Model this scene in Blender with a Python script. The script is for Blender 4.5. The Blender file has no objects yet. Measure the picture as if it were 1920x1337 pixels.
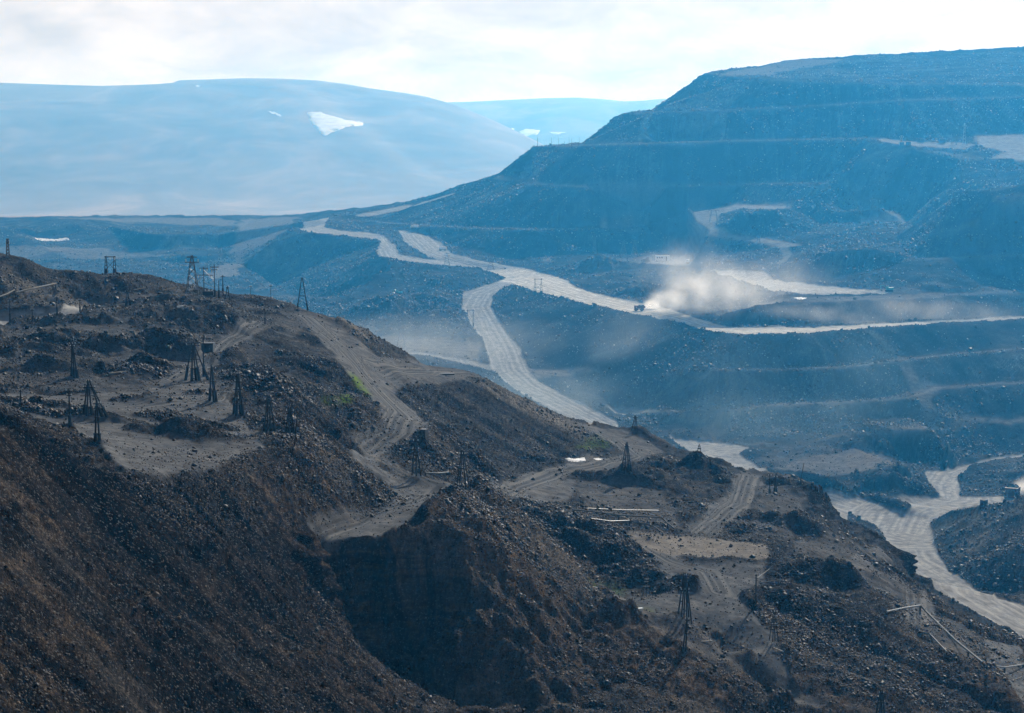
import bpy, math, random
import numpy as np
from mathutils import Vector, Matrix
from mathutils.geometry import delaunay_2d_cdt
R = math.radians
scene = bpy.context.scene
COL = scene.collection

# ------------------------------------------------------------------ camera, sky, sun, exposure
W, H, FPX = 1920.0, 1337.0, 3850.0
PITCH = math.atan((668.5 - 230.0) / FPX)
cam_d = bpy.data.cameras.new("camera")
cam_d.sensor_width = 36.0
cam_d.lens = 36.0 * FPX / W
cam_d.clip_start = 1.0
cam_d.clip_end = 60000.0
cam = bpy.data.objects.new("camera", cam_d)
cam.rotation_euler = (R(90) - PITCH, 0, 0)
COL.objects.link(cam)
scene.camera = cam

SUN_EL, SUN_AZ = R(28), R(21)          # azimuth to the right of straight ahead
world = bpy.data.worlds.new("World")
scene.world = world
world.use_nodes = True
wn, wl = world.node_tree.nodes, world.node_tree.links
wn.clear()
w_out = wn.new("ShaderNodeOutputWorld")
w_bg = wn.new("ShaderNodeBackground")
sky = wn.new("ShaderNodeTexSky")
sky.sky_type = 'NISHITA'
sky.sun_disc = False
sky.sun_elevation = SUN_EL
sky.sun_rotation = SUN_AZ
sky.altitude = 400
sky.dust_density = 1.0
sky.air_density = 0.55
sky.ozone_density = 0.6
SKY_STR = 0.05
w_bg.inputs['Strength'].default_value = SKY_STR
# thin high cloud sheet, placed by direction on the dome
w_tc = wn.new("ShaderNodeTexCoord")
w_map = wn.new("ShaderNodeMapping")
w_map.inputs['Scale'].default_value = (9.0, 9.0, 27.0)
w_map.inputs['Location'].default_value = (1.3, 0.4, 2.2)
wl.new(w_tc.outputs['Generated'], w_map.inputs['Vector'])
w_n = wn.new("ShaderNodeTexNoise")
w_n.inputs['Scale'].default_value = 1.6
w_n.inputs['Detail'].default_value = 9
w_n.inputs['Roughness'].default_value = 0.58
w_n.inputs['Distortion'].default_value = 0.35
wl.new(w_map.outputs['Vector'], w_n.inputs['Vector'])
w_r = wn.new("ShaderNodeValToRGB")
w_r.color_ramp.elements[0].position = 0.34
w_r.color_ramp.elements[0].color = (0.0, 0.0, 0.0, 1)
w_r.color_ramp.elements[1].position = 0.60
w_r.color_ramp.elements[1].color = (1, 1, 1, 1)
wl.new(w_n.outputs['Fac'], w_r.inputs['Fac'])
w_cl = wn.new("ShaderNodeMix")
w_cl.data_type = 'RGBA'
w_cl.inputs['A'].default_value = (13.3, 12.2, 11.3, 1)
w_cl.inputs['B'].default_value = (18.4, 16.6, 15.2, 1)
wl.new(w_r.outputs['Color'], w_cl.inputs['Factor'])
# clouds only near the horizon band: higher up the dome stays open blue
w_sep = wn.new("ShaderNodeSeparateXYZ")
wl.new(w_tc.outputs['Generated'], w_sep.inputs['Vector'])
w_rng = wn.new("ShaderNodeMapRange")
w_rng.inputs['From Min'].default_value = 0.08
w_rng.inputs['From Max'].default_value = 0.30
w_rng.inputs['To Min'].default_value = 0.93
w_rng.inputs['To Max'].default_value = 0.05
wl.new(w_sep.outputs['Z'], w_rng.inputs['Value'])
w_mix = wn.new("ShaderNodeMix")
w_mix.data_type = 'RGBA'
wl.new(w_rng.outputs['Result'], w_mix.inputs['Factor'])
wl.new(sky.outputs['Color'], w_mix.inputs['A'])
wl.new(w_cl.outputs['Result'], w_mix.inputs['B'])
wl.new(w_mix.outputs['Result'], w_bg.inputs['Color'])
wl.new(w_bg.outputs['Background'], w_out.inputs['Surface'])

sun_d = bpy.data.lights.new("sun", 'SUN')
sun_d.energy = 5.0
sun_d.angle = R(0.5)
sun_d.color = (1.0, 0.965, 0.90)
sun = bpy.data.objects.new("sun", sun_d)
TOSUN = Vector((math.sin(SUN_AZ) * math.cos(SUN_EL), math.cos(SUN_AZ) * math.cos(SUN_EL), math.sin(SUN_EL)))
sun.rotation_euler = TOSUN.to_track_quat('Z', 'Y').to_euler()
COL.objects.link(sun)

scene.view_settings.view_transform = 'Standard'
scene.view_settings.look = 'None'
scene.view_settings.gamma = 1.0
scene.view_settings.use_curve_mapping = False
scene.view_settings.exposure = 0.15
scene.cycles.use_denoising = True
scene.cycles.max_bounces = 4
scene.cycles.diffuse_bounces = 2
scene.cycles.volume_bounces = 1
scene.cycles.transparent_max_bounces = 8
scene.cycles.volume_max_steps = 64
HAZE_DENS = 0.00009
PIT_HAZE = 0.00016
HAZE_COL = (0.05, 0.445, 1.0)

rng = np.random.default_rng(7)
random.seed(11)

# ------------------------------------------------------------------ numbers
CP, SP = math.cos(PITCH), math.sin(PITCH)
def ray(px, py):
    """horizontal slope x/D and vertical slope z/D of the sight line through a photograph pixel"""
    u = (px - W / 2) / FPX
    v = (py - H / 2) / FPX
    dy = CP - v * SP
    return u / dy, (-SP - v * CP) / dy

def V(px, py, q):
    """surveyed point: q > 0 is its distance ahead, q < 0 its height (level benches and roads)"""
    ux, sz = ray(px, py)
    D = q if q > 0 else q / sz
    return (ux * D, D, sz * D)

def Hd(px, D, z):
    """point given by bearing, distance and height"""
    return ((px - W / 2) / FPX / CP * D, D, z)

def hash2(ix, iy, seed):
    h = (ix.astype(np.int64) * 374761393 + iy.astype(np.int64) * 668265263 + seed * 974711) & 0xFFFFFFFF
    h = ((h ^ (h >> 13)) * 1274126177) & 0xFFFFFFFF
    h = h ^ (h >> 16)
    return (h & 0xFFFFFF).astype(np.float32) / float(0xFFFFFF)

def vnoise(x, y, seed=0):
    xi = np.floor(x); yi = np.floor(y)
    fx = (x - xi).astype(np.float32); fy = (y - yi).astype(np.float32)
    xi = xi.astype(np.int64); yi = yi.astype(np.int64)
    fx = fx * fx * (3 - 2 * fx); fy = fy * fy * (3 - 2 * fy)
    a = hash2(xi, yi, seed); b = hash2(xi + 1, yi, seed)
    c = hash2(xi, yi + 1, seed); d = hash2(xi + 1, yi + 1, seed)
    return (a + (b - a) * fx) * (1 - fy) + (c + (d - c) * fx) * fy - 0.5

def fbm(x, y, size, octs, seed=0, gain=0.5):
    out = np.zeros(x.shape, np.float32); amp = 1.0
    for o in range(octs):
        s = size / (2.03 ** o)
        ca, sa = math.cos(o * 1.1), math.sin(o * 1.1)
        out += amp * vnoise((x * ca - y * sa) / s + 31.7 * o, (x * sa + y * ca) / s - 17.3 * o, seed + o)
        amp *= gain
    return out

def boxblur(a, r, axis):
    if r < 1: return a
    pad = [(0, 0), (0, 0)]; pad[axis] = (r + 1, r)
    c = np.cumsum(np.pad(a, pad, mode='edge'), axis=axis, dtype=np.float64)
    n = a.shape[axis]
    hi = np.take(c, np.arange(2 * r + 1, 2 * r + 1 + n), axis=axis)
    lo = np.take(c, np.arange(0, n), axis=axis)
    return ((hi - lo) / (2 * r + 1)).astype(np.float32)

def blur(a, r, times=2):
    for _ in range(times):
        a = boxblur(boxblur(a, r, 0), r, 1)
    return a

def sstep(a, lo, hi):
    t = np.clip((a - lo) / (hi - lo), 0, 1)
    return t * t * (3 - 2 * t)

# ------------------------------------------------------------------ survey of the mine: break lines (crests, toes, road edges)
L = []      # polylines of surveyed points
P = []      # loose points
def line(*pts): L.append([V(*p) for p in pts])
def pts(*ps):
    for p in ps: P.append(V(*p))
def hid(*ps):
    for p in ps: P.append(Hd(*p))
def sil(pts_, back=90, drop=16, extra=0):
    """crest seen against what lies behind it: the bank falls away behind"""
    line(*pts_)
    for p in pts_[::2]:
        x, D, z = V(*p)
        D2 = D + back
        P.append((x / D * D2, D2, z / D * D2 - drop - extra))

# near left bank: crest of the long talus
line((0, 800, 330), (60, 812, 341), (110, 812, 348), (160, 845, 356), (200, 870, 361), (240, 885, 366), (300, 893, 369), (380, 890, 381),
     (430, 872, 400), (480, 862, 418), (540, 842, 436), (580, 838, 444), (640, 870, 454), (700, 910, 462), (745, 935, 468))
hid((-160, 310, -42), (-420, 280, -36))
# back foot of the crest mounds on the plateau
pts((0, 770, -62), (60, 780, -63), (150, 812, -64), (230, 838, -64), (300, 868, -64), (400, 862, -65.4), (500, 830, -68.3), (560, 800, -69), (600, 818, -71))
# lit talus plane towards the camera
for x, y, z in ((-110, 150, -28), (-80, 150, -55), (-40, 150, -91), (0, 200, -118), (0, 300, -122.6), (12, 345, -128), (0, 0, -2.6), (0, 20, -7.5), (-9, 26, -8.6),
                (-6, 24, -7.2), (0, 40, -15), (0, 90, -55), (-60, 0, -3), (60, 0, -4), (70, 90, -60), (-60, 90, -30), (60, 200, -115), (120, 300, -125), (-200, 0, 0), (200, 0, -10),
                (-200, 150, -10), (200, 200, -120), (-160, 260, -22), (0, -60, -1), (-300, -60, 0), (300, -60, -5)):
    P.append((x, y, z))
pts((0, 1337, 240), (200, 1337, 269), (400, 1337, 300), (600, 1337, 334), (750, 1337, 360), (100, 1050, 297), (300, 1100, 327), (450, 1150, 350))
line((560, 1030, 400), (570, 1090, 390), (610, 1132, 386), (660, 1185, 384), (720, 1242, 384), (770, 1278, 385), (830, 1310, 387), (880, 1337, 388))
# lower platform, cliff edge, cliff base
line((590, 1016, -85), (640, 1018, -85), (700, 1011, -85.3), (760, 1000, -85.3), (795, 984, -85), (822, 952, -84), (860, 928, -84.2))
pts((745, 938, -85.3), (780, 893, -85), (830, 896, -85.5), (865, 912, -86), (700, 960, -85.4), (660, 985, -85.2), (620, 1000, -85))
line((600, 1110, 403), (650, 1170, 408), (700, 1218, 410), (770, 1236, 411), (840, 1212, 412), (900, 1176, 413))
pts((790, 1290, 396), (860, 1284, 396), (930, 1262, 400), (850, 1240, 404))
hid((640, 395, -98), (680, 397, -104.5), (730, 397, -109.5), (790, 397, -112))
line((822, 952, -84), (868, 1030, 425), (884, 1085, 419), (925, 1140, 415), (946, 1195, 408), (992, 1250, 402), (1005, 1292, 396))
pts((960, 1060, 436), (1010, 1140, 428), (1070, 1190, 428), (1050, 1240, 413), (960, 1328, 389), (1090, 1290, 406), (1150, 1260, 417), (1240, 1270, 420))
pts((1000, 1337, 386), (1100, 1337, 392), (1200, 1337, 398), (1300, 1337, 406), (1400, 1337, 416))
hid((1000, 340, -124), (1200, 350, -128), (1400, 360, -132), (1700, 370, -142), (2100, 380, -150), (2500, 380, -150))
sil([(860, 928, -84.2), (900, 925, -86), (930, 945, -88), (960, 960, -90.5), (1000, 990, -94), (1030, 1020, -97), (1060, 1058, -101), (1100, 1095, -104.5),
     (1140, 1125, -106.5), (1180, 1148, -108)], back=22, drop=1.5)
sil([(1180, 1148, -108), (1230, 1160, -109), (1285, 1164, -110), (1330, 1190, -112.5), (1360, 1230, -115.5), (1400, 1270, -118), (1440, 1310, -121), (1475, 1337, -123)], back=8, drop=1.0)
# terraces in the middle
line((1120, 1100, -108), (1200, 1130, -109.5), (1280, 1150, -110.5), (1330, 1150, -112), (1420, 1160, -113), (1430, 1100, -112), (1300, 1090, -110), (1220, 1082, -109.5))
pts((1400, 1215, -115), (1450, 1210, -115.2), (1450, 1270, -119), (1540, 1325, -123.5), (1590, 1337, -125))
line((1440, 1045, -110.6), (1500, 1042, -111.5), (1560, 1072, -113.3), (1640, 1112, -116.3), (1700, 1152, -119.5), (1750, 1198, -122.7), (1830, 1252, -126.5), (1890, 1312, -130.3), (1930, 1350, -132.5))
line((1440, 1100, -112.4), (1500, 1168, -116.5), (1560, 1238, -120.8), (1620, 1300, -124.6), (1660, 1337, -127))
pts((1600, 1050, -117), (1680, 1130, -121.5), (1725, 1150, -124), (1850, 1232, -130), (1905, 1282, -133), (1500, 1010, -112.5), (1560, 1000, -116), (1800, 1190, -128))
line((1180, 1005, -107), (1300, 1008, -109), (1440, 1022, -110))
line((1240, 1045, -108.6), (1440, 1048, -110.4))
pts((1040, 1010, -105), (1120, 1060, -108), (1080, 970, -105), (1240, 975, -107), (1265, 1003, -108), (960, 922, -101.5), (1000, 932, -102.5), (900, 905, -98),
    (1100, 900, -108), (1150, 950, -107), (1250, 930, -110), (1050, 900, -106), (1390, 892, -118), (1380, 930, -114.5), (1340, 970, -111.5), (1310, 1000, -109.2),
    (1440, 930, -117), (1450, 980, -113), (1500, 960, -119))
line((1262, 866, -111), (1300, 866, -110), (1350, 884, -112))
line((1260, 900, -112.5), (1310, 908, -113.6), (1365, 902, -115.5))
pts((1050, 862, -107), (1100, 832, -110), (1180, 872, -111.3), (1150, 822, -112), (1200, 850, -113), (1060, 830, -106.5))
# upper track T1 and the dark mound
line((600, 600, -66), (650, 690, -71), (690, 740, -76), (720, 775, -80), (735, 800, -82), (700, 830, -84), (680, 858, -84.6), (740, 898, -85))
line((560, 780, -68), (540, 740, -66.6), (500, 702, -65.4), (440, 672, -64), (470, 640, -63.4), (505, 610, -62.6), (560, 588, -64))
pts((640, 600, -66.5), (690, 668, -74), (720, 705, -79), (760, 770, -82), (800, 802, -83.2), (830, 790, -84.5), (790, 822, -84), (620, 835, -80), (650, 800, -78))
line((745, 722, -82), (800, 724, -83.5), (870, 716, -86), (905, 722, -90))
line((790, 790, -84.5), (850, 830, -92), (900, 860, -98), (1000, 868, -103.6), (1080, 850, -106.4))
pts((820, 880, -90), (900, 900, -96.5), (960, 896, -101), (1000, 882, -103))
sil([(730, 680, -80.5), (800, 682, -83.8), (860, 688, -86), (900, 706, -89), (930, 734, -94), (1000, 765, -101), (1050, 780, -106.5), (1100, 790, -111), (1200, 805, -114.7),
     (1260, 840, -116.3), (1310, 858, -118), (1350, 866, -119.5), (1420, 885, -121), (1500, 905, -122), (1545, 932, -123), (1570, 958, -124), (1640, 986, -126), (1680, 1040, -128),
     (1720, 1090, -130), (1800, 1140, -134), (1880, 1180, -138), (1960, 1220, -141), (2100, 1260, -146)], back=60, drop=14)
# left plateau back edge
sil([(-60, 472, 676), (0, 478, 674), (40, 485, 674), (75, 505, 676), (100, 516, 690), (140, 511, 700), (200, 512, 705), (250, 514, 705), (300, 530, 690), (330, 548, 672), (350, 556, 690),
     (400, 548, 705), (450, 545, 712), (500, 549, 715), (540, 562, 712), (567, 578, 709), (620, 597, 690), (660, 628, 682), (700, 656, 682), (730, 680, -80.5)], back=100, drop=30, extra=30)
pts((0, 570, 632), (60, 562, 632), (0, 606, -60), (80, 591, -60), (150, 583, -59.6), (200, 576, -59.2), (20, 640, -60), (350, 582, -58), (440, 602, -60),
    (490, 608, -62), (430, 640, -63), (380, 680, -63.5), (320, 712, -64), (100, 700, -62.5), (0, 700, -62), (0, 750, -63), (200, 740, -63.8), (400, 740, -64.4),
    (250, 660, -61), (150, 650, -60.5), (260, 600, -58.8))
hid((-400, 620, -38), (-400, 480, -45), (-400, 380, -42), (-450, 900, -150), (-200, 850, -150), (300, 900, -158), (500, 900, -158), (-450, 1500, -150), (0, 1400, -158))
# low ground behind on the left
line((0, 484, -147), (60, 488, -147), (150, 491, -147), (250, 484, -147), (330, 478, -147))
pts((0, 500, -162), (60, 504, -165), (200, 510, -166), (330, 507, -163))
line((0, 424, -129), (60, 424, -130), (140, 420, -130), (200, 424, -131))
line((20, 446, -146), (80, 449, -147), (200, 446, -147), (250, 442, -146))
line((270, 438, -130), (340, 436, -129), (420, 437, -131))
line((255, 464, -146), (330, 468, -147), (410, 464, -147))
pts((450, 430, -140), (500, 425, -136), (450, 450, -144), (420, 480, -149), (440, 512, -155), (300, 425, -132), (100, 470, -147))
line((0, 413, 3000), (70, 409, 3000), (150, 408, 3000), (220, 404, 3000), (300, 407, 3000), (440, 405, 3000), (480, 409, 3000), (550, 402, 2990), (620, 396, 2950), (700, 388, 2860),
     (760, 378, 2760), (830, 360, 2620), (870, 343, 2520), (915, 331, 2460))
line((545, 430, -108), (500, 461, 2062), (450, 494, 2044))
line((545, 430, -108), (580, 437, -109.5), (640, 441, -111.5), (690, 447, -114.5))
line((480, 511, -149), (560, 506, -143.5), (640, 500, -136), (700, 482, -123.5))
pts((450, 522, -157), (500, 532, -157), (560, 562, -158), (640, 560, -146), (600, 600, -155), (700, 622, -156), (750, 642, -158), (850, 652, -160), (850, 600, -148), (790, 548, -135),
    (740, 505, -127), (400, 522, -158), (560, 402.6, -133), (620, 416, -109.5), (600, 412, -109.5), (740, 560, -140))
line((690, 640, -159), (720, 656, -160.5), (800, 668, -163), (905, 686, -166))
# haul roads
line((1110, 799, -184), (1050, 776, -179.5), (980, 741, -174.2), (940, 711, -169.5), (922, 690, -166.2), (918, 670, -163), (905, 640, -157.6), (882, 610, -151.5), (866, 575, -144.5), (868, 552, -139.5), (910, 538, -136.5), (955, 521, -133.3))
line((1155, 787, -183.6), (1100, 761, -178), (1050, 740, -174.2), (1005, 712, -169.7), (988, 690, -166), (972, 650, -159), (940, 610, -151.5), (920, 577, -144.6), (925, 556, -140), (955, 532, -134.5))
line((955, 532, -134.5), (1010, 549, -135.3), (1100, 572, -136), (1200, 592, -137), (1280, 606, -137.6), (1330, 621, -138), (1400, 630, -138), (1480, 628, -138), (1600, 621, -138), (1750, 609, -138), (1930, 600, -138))
line((955, 521, -133.3), (900, 502, -129), (830, 495, -125.5), (760, 489, -123.2), (718, 482, -121), (708, 470, -119.6), (715, 455, -117), (690, 447, -114.5))
line((1045, 519, -131.8), (1100, 546, -133.2), (1200, 567, -134.5), (1260, 581, -136), (1320, 600, -137.4), (1400, 610, -137.6), (1500, 612, -137.8), (1600, 606, -137.8), (1750, 598, -137.8), (1930, 590, -138))
line((1045, 519, -131.8), (980, 506, -129), (900, 492, -125), (850, 480, -120.8), (825, 455, -116.5), (805, 440, -113.5), (745, 432, -112))
pts((730, 440, -113), (735, 460, -117), (760, 480, -121.5), (840, 490, -124.5), (610, 428, -109.5), (590, 425, -108.5))
# slope under the upper road, pit wall benches
line((1000, 700, -167), (1060, 698, -168), (1120, 740, -176), (1160, 772, -183.6), (1250, 792, -184.5), (1350, 796, -183.6), (1450, 801, -184.6), (1600, 792, -182.5), (1700, 782, -181.5), (1800, 797, -184))
line((1330, 692, -156.5), (1400, 690, -156.6), (1500, 688, -156.6), (1600, 684, -155.6), (1750, 663, -152.6), (1930, 650, -150))
line((1340, 696, -156.6), (1400, 696, -156.8), (1500, 693, -156.8), (1600, 689, -155.8), (1750, 668, -152.8), (1930, 655, -150.2))
line((1250, 768, -179), (1350, 762, -176.5), (1500, 752, -174), (1690, 742, -171.6), (1750, 725, -168), (1930, 712, -165))
line((1250, 775, -179.4), (1350, 770, -176.8), (1500, 761, -174.3), (1700, 750, -171.9), (1760, 731, -168.3), (1930, 718, -165.3))
line((1820, 800, -184), (1930, 789, -182))
line((1800, 862, -197), (1860, 856, -196.5), (1930, 848, -195))
# pit floor
pts((1260, 826, -190), (1350, 832, -191), (1345, 856, -192), (1420, 885, -195), (1500, 835, -190), (1600, 842, -189), (1560, 820, -189))
line((1640, 812, -182), (1700, 804, -180.5), (1750, 804, -180.5), (1776, 824, -184))
line((1655, 842, -192), (1700, 866, -197), (1765, 866, -197.5), (1782, 850, -196))
line((1470, 876, -188), (1560, 892, -188), (1640, 882, -188), (1690, 872, -188.4))
line((1440, 892, -196), (1500, 908, -197.4), (1600, 922, -198.6), (1690, 908, -198.8), (1715, 890, -198.8))
line((1545, 922, -198.8), (1620, 938, -199.2), (1700, 970, -200), (1745, 985, -200.3), (1750, 1022, -200.8), (1780, 1070, -201.4), (1840, 1110, -202.2), (1930, 1138, -203))
line((1545, 946, -199), (1620, 978, -200), (1672, 1030, -200.8), (1722, 1080, -201.4), (1800, 1130, -202.2), (1900, 1180, -203), (1960, 1207, -203.5))
pts((1780, 932, -199.6), (1900, 927, -199.6), (1800, 905, -199.6), (1775, 885, -199), (1700, 945, -200), (2100, 925, -199), (2300, 900, -197))
line((1560, 917, -196.5), (1640, 930, -195.5), (1700, 948, -196.5))
line((1770, 966, -196), (1800, 950, -190), (1850, 942, -183), (1920, 938, -178), (2000, 934, -175), (2150, 930, -172))
line((1758, 975, -200.2), (1800, 956, -200), (1900, 942, -200), (2100, 935, -200))
pts((1900, 1030, -187), (1960, 1100, -192), (2200, 1150, -200), (2300, 1000, -185), (1850, 1040, -195))
# middle distance, right of the junction
pts((1050, 508, -128.6), (1150, 512, -128.5), (1200, 532, -131), (1290, 526, -131), (1320, 520, -129))
line((1110, 476, -121.4), (1160, 490, -123), (1230, 496, -123), (1290, 501, -123), (1318, 484, -122.6), (1260, 476, -122), (1200, 478, -122.4), (1110, 472, -120.8))
line((1400, 576, -126.6), (1480, 568, -125), (1600, 565, -125), (1750, 560, -125.4), (1930, 545, -125))
line((1335, 512, -122.6), (1420, 527, -123.2), (1500, 546, -124), (1650, 551, -124.4), (1760, 547, -124), (1930, 534, -123))
line((1335, 504, -122), (1420, 510, -122.5), (1480, 529, -123.5), (1600, 543, -124), (1650, 545, -124))
pts((1360, 585, -131), (1330, 560, -130))
# spoil hill: benches
line((700, 418, -111.5), (800, 425, -106), (900, 430, -102), (1000, 432, -101), (1130, 430, -100.5), (1210, 418, -96))
line((700, 414, -111), (800, 421, -105.5), (900, 426, -101.5), (1000, 428.5, -100.6), (1130, 426.5, -100), (1210, 415, -95.6))
pts((870, 466, -118), (950, 486, -125.5), (1030, 500, -129), (1200, 455, -115), (1260, 440, -108))
line((915, 331, 2460), (1000, 345, 2060), (1100, 352, 2008), (1250, 350, 2003), (1400, 347, 2003), (1550, 343, 1998))
line((935, 329, 2440), (1000, 342, 2074), (1100, 349.5, 2021), (1250, 347.5, 2016), (1400, 344.5, 2016), (1540, 341, 2011))
line((1000, 276, 2260), (1090, 273, 2110), (1200, 270, 2084), (1350, 265, 2084), (1500, 262, 2084), (1620, 260, 2080))
line((1090, 271, 2126), (1200, 268, 2099), (1350, 263, 2099), (1500, 260, 2099), (1620, 258, 2095))
line((1165, 214, 2290), (1220, 212, 2190), (1350, 208, 2157), (1500, 200, 2157), (1700, 190, 2157), (1930, 183, 2210))
line((1220, 209.5, 2206), (1350, 205.5, 2172), (1500, 197.5, 2172), (1700, 187.5, 2172), (1930, 180.5, 2226))
line((1320, 139, 2400), (1400, 146, 2260), (1500, 155, 2215), (1700, 158, 2205), (1930, 160, 2260))
line((1330, 137, 2412), (1400, 143.5, 2275), (1500, 152.5, 2230), (1700, 155.5, 2220), (1930, 157.5, 2275))
line((915, 331, 2460), (1000, 275, 2350), (1090, 269, 2330), (1165, 212, 2400), (1220, 207, 2400), (1320, 138, 2480), (1420, 124, 2600), (1490, 111, 2650), (1700, 100, 2700), (1930, 88, 2700))
hid((1100, 2700, -60), (1500, 2900, 20), (1900, 2950, 60), (900, 2750, -110), (2500, 2700, 110), (2500, 2300, 40), (2500, 2000, -30), (2500, 1700, -45), (2500, 1550, -120), (2500, 1480, -138),
    (2500, 1300, -165), (2500, 1150, -198), (2500, 700, -190), (-450, 2200, -135), (-450, 3050, -140), (2500, 3060, 60), (600, 3060, -137), (1300, 3060, -60))
# work platform on the hill, its spur
line((1640, 266, 2056), (1700, 276, 2010), (1740, 290, 1975), (1800, 298, 1960), (1930, 303, 1950))
pts((1700, 262, 2076), (1850, 254, 2110), (1930, 250, 2125), (1740, 268, 2050))
line((1640, 266, 2056), (1600, 310, 2000), (1560, 345, 1975), (1535, 378, 1940))
pts((1560, 396, 1905), (1650, 392, 1880), (1750, 372, 1850), (1850, 345, 1860), (1800, 340, 1880))
line((1480, 388, -79), (1380, 385, -78), (1290, 398, -84), (1310, 420, -93), (1330, 436, -98), (1400, 449, -102), (1480, 459, -104), (1510, 464, -105))
pts((1620, 404, -86.6), (1720, 407, -87), (1540, 421, -93), (1620, 416, -90), (1700, 420, -91.5), (1420, 404, -83), (1450, 420, -90), (1490, 445, -100), (1280, 420, -103))
line((1722, 424, 1790), (1770, 382, 1745), (1812, 355, 1700), (1850, 357, 1690), (1880, 351, 1680), (1930, 343, 1670), (2050, 335, 1660))
sil([(1770, 382, 1745), (1812, 355, 1700), (1880, 351, 1680), (1930, 343, 1670)], back=60, drop=12)
pts((1720, 434, 1745), (1680, 444, 1722), (1590, 450, -97), (1700, 543, -123.6), (1750, 542, -122.6), (1930, 530, -121.4), (1500, 478, -107.5), (1480, 500, -114.5),
    (1440, 500, -114.5), (1480, 520, -119.5), (1400, 490, -113.5), (1340, 482, -116.5))
line((1700, 487, 1612), (1780, 484, 1605), (1850, 481, 1600), (1930, 477, 1600))
line((1705, 484, 1622), (1780, 481, 1615), (1850, 478, 1610), (1930, 474, 1610))
line((1872, 372, 1650), (1930, 370, 1640))
hid((915, 2500, -100), (960, 2425, -80), (1000, 2392, -62), (1045, 2372, -48), (1088, 2350, -50), (1110, 2375, -48), (1140, 2412, -40), (1165, 2440, -25), (1195, 2438, -18), (1222, 2432, -15), (1260, 2470, 0), (1320, 2520, 30),
    (870, 2570, -110), (830, 2670, -118), (760, 2820, -134), (700, 2920, -138))
pts((700, 401, 2620), (760, 391, 2560), (830, 373, 2480), (660, 404, 2600))
line((1090, 271, 2126), (1092, 269.8, 2230), (1090, 269, 2330))
line((1220, 209.5, 2206), (1222, 208, 2300), (1220, 207, 2400))
line((1090, 273, 2110), (1090, 271, 2126))
line((1500, 482, -106), (1560, 472, -101.5), (1640, 467, -99.6), (1692, 474, -101.8))
line((1500, 506, -116.5), (1560, 521, -120), (1600, 531, -122), (1655, 540, -123.4))
#@@END_SURVEY

def build_tin():
    key, co, zz, edges = {}, [], [], []
    def idx(p):
        k = (round(p[0], 2), round(p[1], 2))
        if k not in key:
            key[k] = len(co); co.append(Vector((p[0], p[1]))); zz.append(p[2])
        return key[k]
    for l in L:
        ids = [idx(p) for p in l]
        edges += [(a, b) for a, b in zip(ids, ids[1:]) if a != b]
    for p in P: idx(p)
    vo, eo, fo, ov, oe, of = delaunay_2d_cdt(co, edges, [], 0, 0.01)
    z = np.zeros(len(vo))
    E = np.array([(co[a].x, co[a].y, zz[a], co[b].x, co[b].y, zz[b]) for a, b in edges])
    for i, src in enumerate(ov):
        if src:
            z[i] = sum(zz[s] for s in src) / len(src)
        else:                                   # two break lines cross in plan
            p = vo[i]
            ab = E[:, 3:5] - E[:, 0:2]; ap = np.array([p.x, p.y]) - E[:, 0:2]
            t = np.clip((ab * ap).sum(1) / np.maximum((ab ** 2).sum(1), 1e-9), 0, 1)
            d = np.hypot(*(ap - ab * t[:, None]).T)
            o = np.argsort(d)[:2]
            z[i] = np.mean(E[o, 2] + t[o] * (E[o, 5] - E[o, 2]))
            print("CROSS at", round(p.x), round(p.y), "px", round(960 + p.x / p.y * FPX), "dz", round(E[o[0], 2] + t[o[0]] * (E[o[0], 5] - E[o[0], 2]) - z[i], 2))
    return np.array([(v.x, v.y) for v in vo]), z, fo

# ------------------------------------------------------------------ height field on a fan that follows the valley (finer near, coarser far)
NU = 1300
PX0, PX1 = -300.0, 2300.0
UX = (np.linspace(PX0, PX1, NU) - W / 2) / FPX / CP
dlist = list(np.geomspace(6, 225, 150, endpoint=False)) + list(np.geomspace(225, 3050, 1450))
DR = np.array(dlist)
ND = len(DR)
def raster():
    vo, z, fo = build_tin()
    Z = np.full((ND, NU), np.nan, np.float32)
    yv = np.maximum(vo[:, 1], 3.0)
    for f in fo:
        a, b, c = f[0], f[1], f[2]
        ys = vo[[a, b, c], 1]
        if ys.max() < DR[0]: continue
        i0 = np.searchsorted(DR, ys.min()); i1 = np.searchsorted(DR, ys.max(), 'right')
        if ys.min() < 5: j0, j1 = 0, NU
        else:
            us = vo[[a, b, c], 0] / ys
            j0 = np.searchsorted(UX, us.min()); j1 = np.searchsorted(UX, us.max(), 'right')
        if i1 <= i0 or j1 <= j0: continue
        D = DR[i0:i1, None]; X = UX[None, j0:j1] * D
        x1, y1 = vo[a]; x2, y2 = vo[b]; x3, y3 = vo[c]
        det = (y2 - y3) * (x1 - x3) + (x3 - x2) * (y1 - y3)
        if abs(det) < 1e-9: continue
        l1 = ((y2 - y3) * (X - x3) + (x3 - x2) * (D - y3)) / det
        l2 = ((y3 - y1) * (X - x3) + (x1 - x3) * (D - y3)) / det
        l3 = 1 - l1 - l2
        m = (l1 >= -1e-6) & (l2 >= -1e-6) & (l3 >= -1e-6)
        sub = Z[i0:i1, j0:j1]
        val = l1 * z[a] + l2 * z[b] + l3 * z[c]
        sub[m] = val[m]
    bad = np.isnan(Z)
    if bad.any():
        print("outside hull:", int(bad.sum()))
        for i in range(ND):                      # hold the nearest value along the row
            r = Z[i]; g = np.where(~np.isnan(r))[0]
            if len(g): Z[i] = np.interp(np.arange(NU), g, r[g])
            elif i: Z[i] = Z[i - 1]
    return Z
Z0 = raster()
_zn, _zf = blur(Z0, 3, 2), blur(Z0, 1, 1)
_w = np.clip((DR - 550) / 500, 0, 1)[:, None].astype(np.float32)
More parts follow.
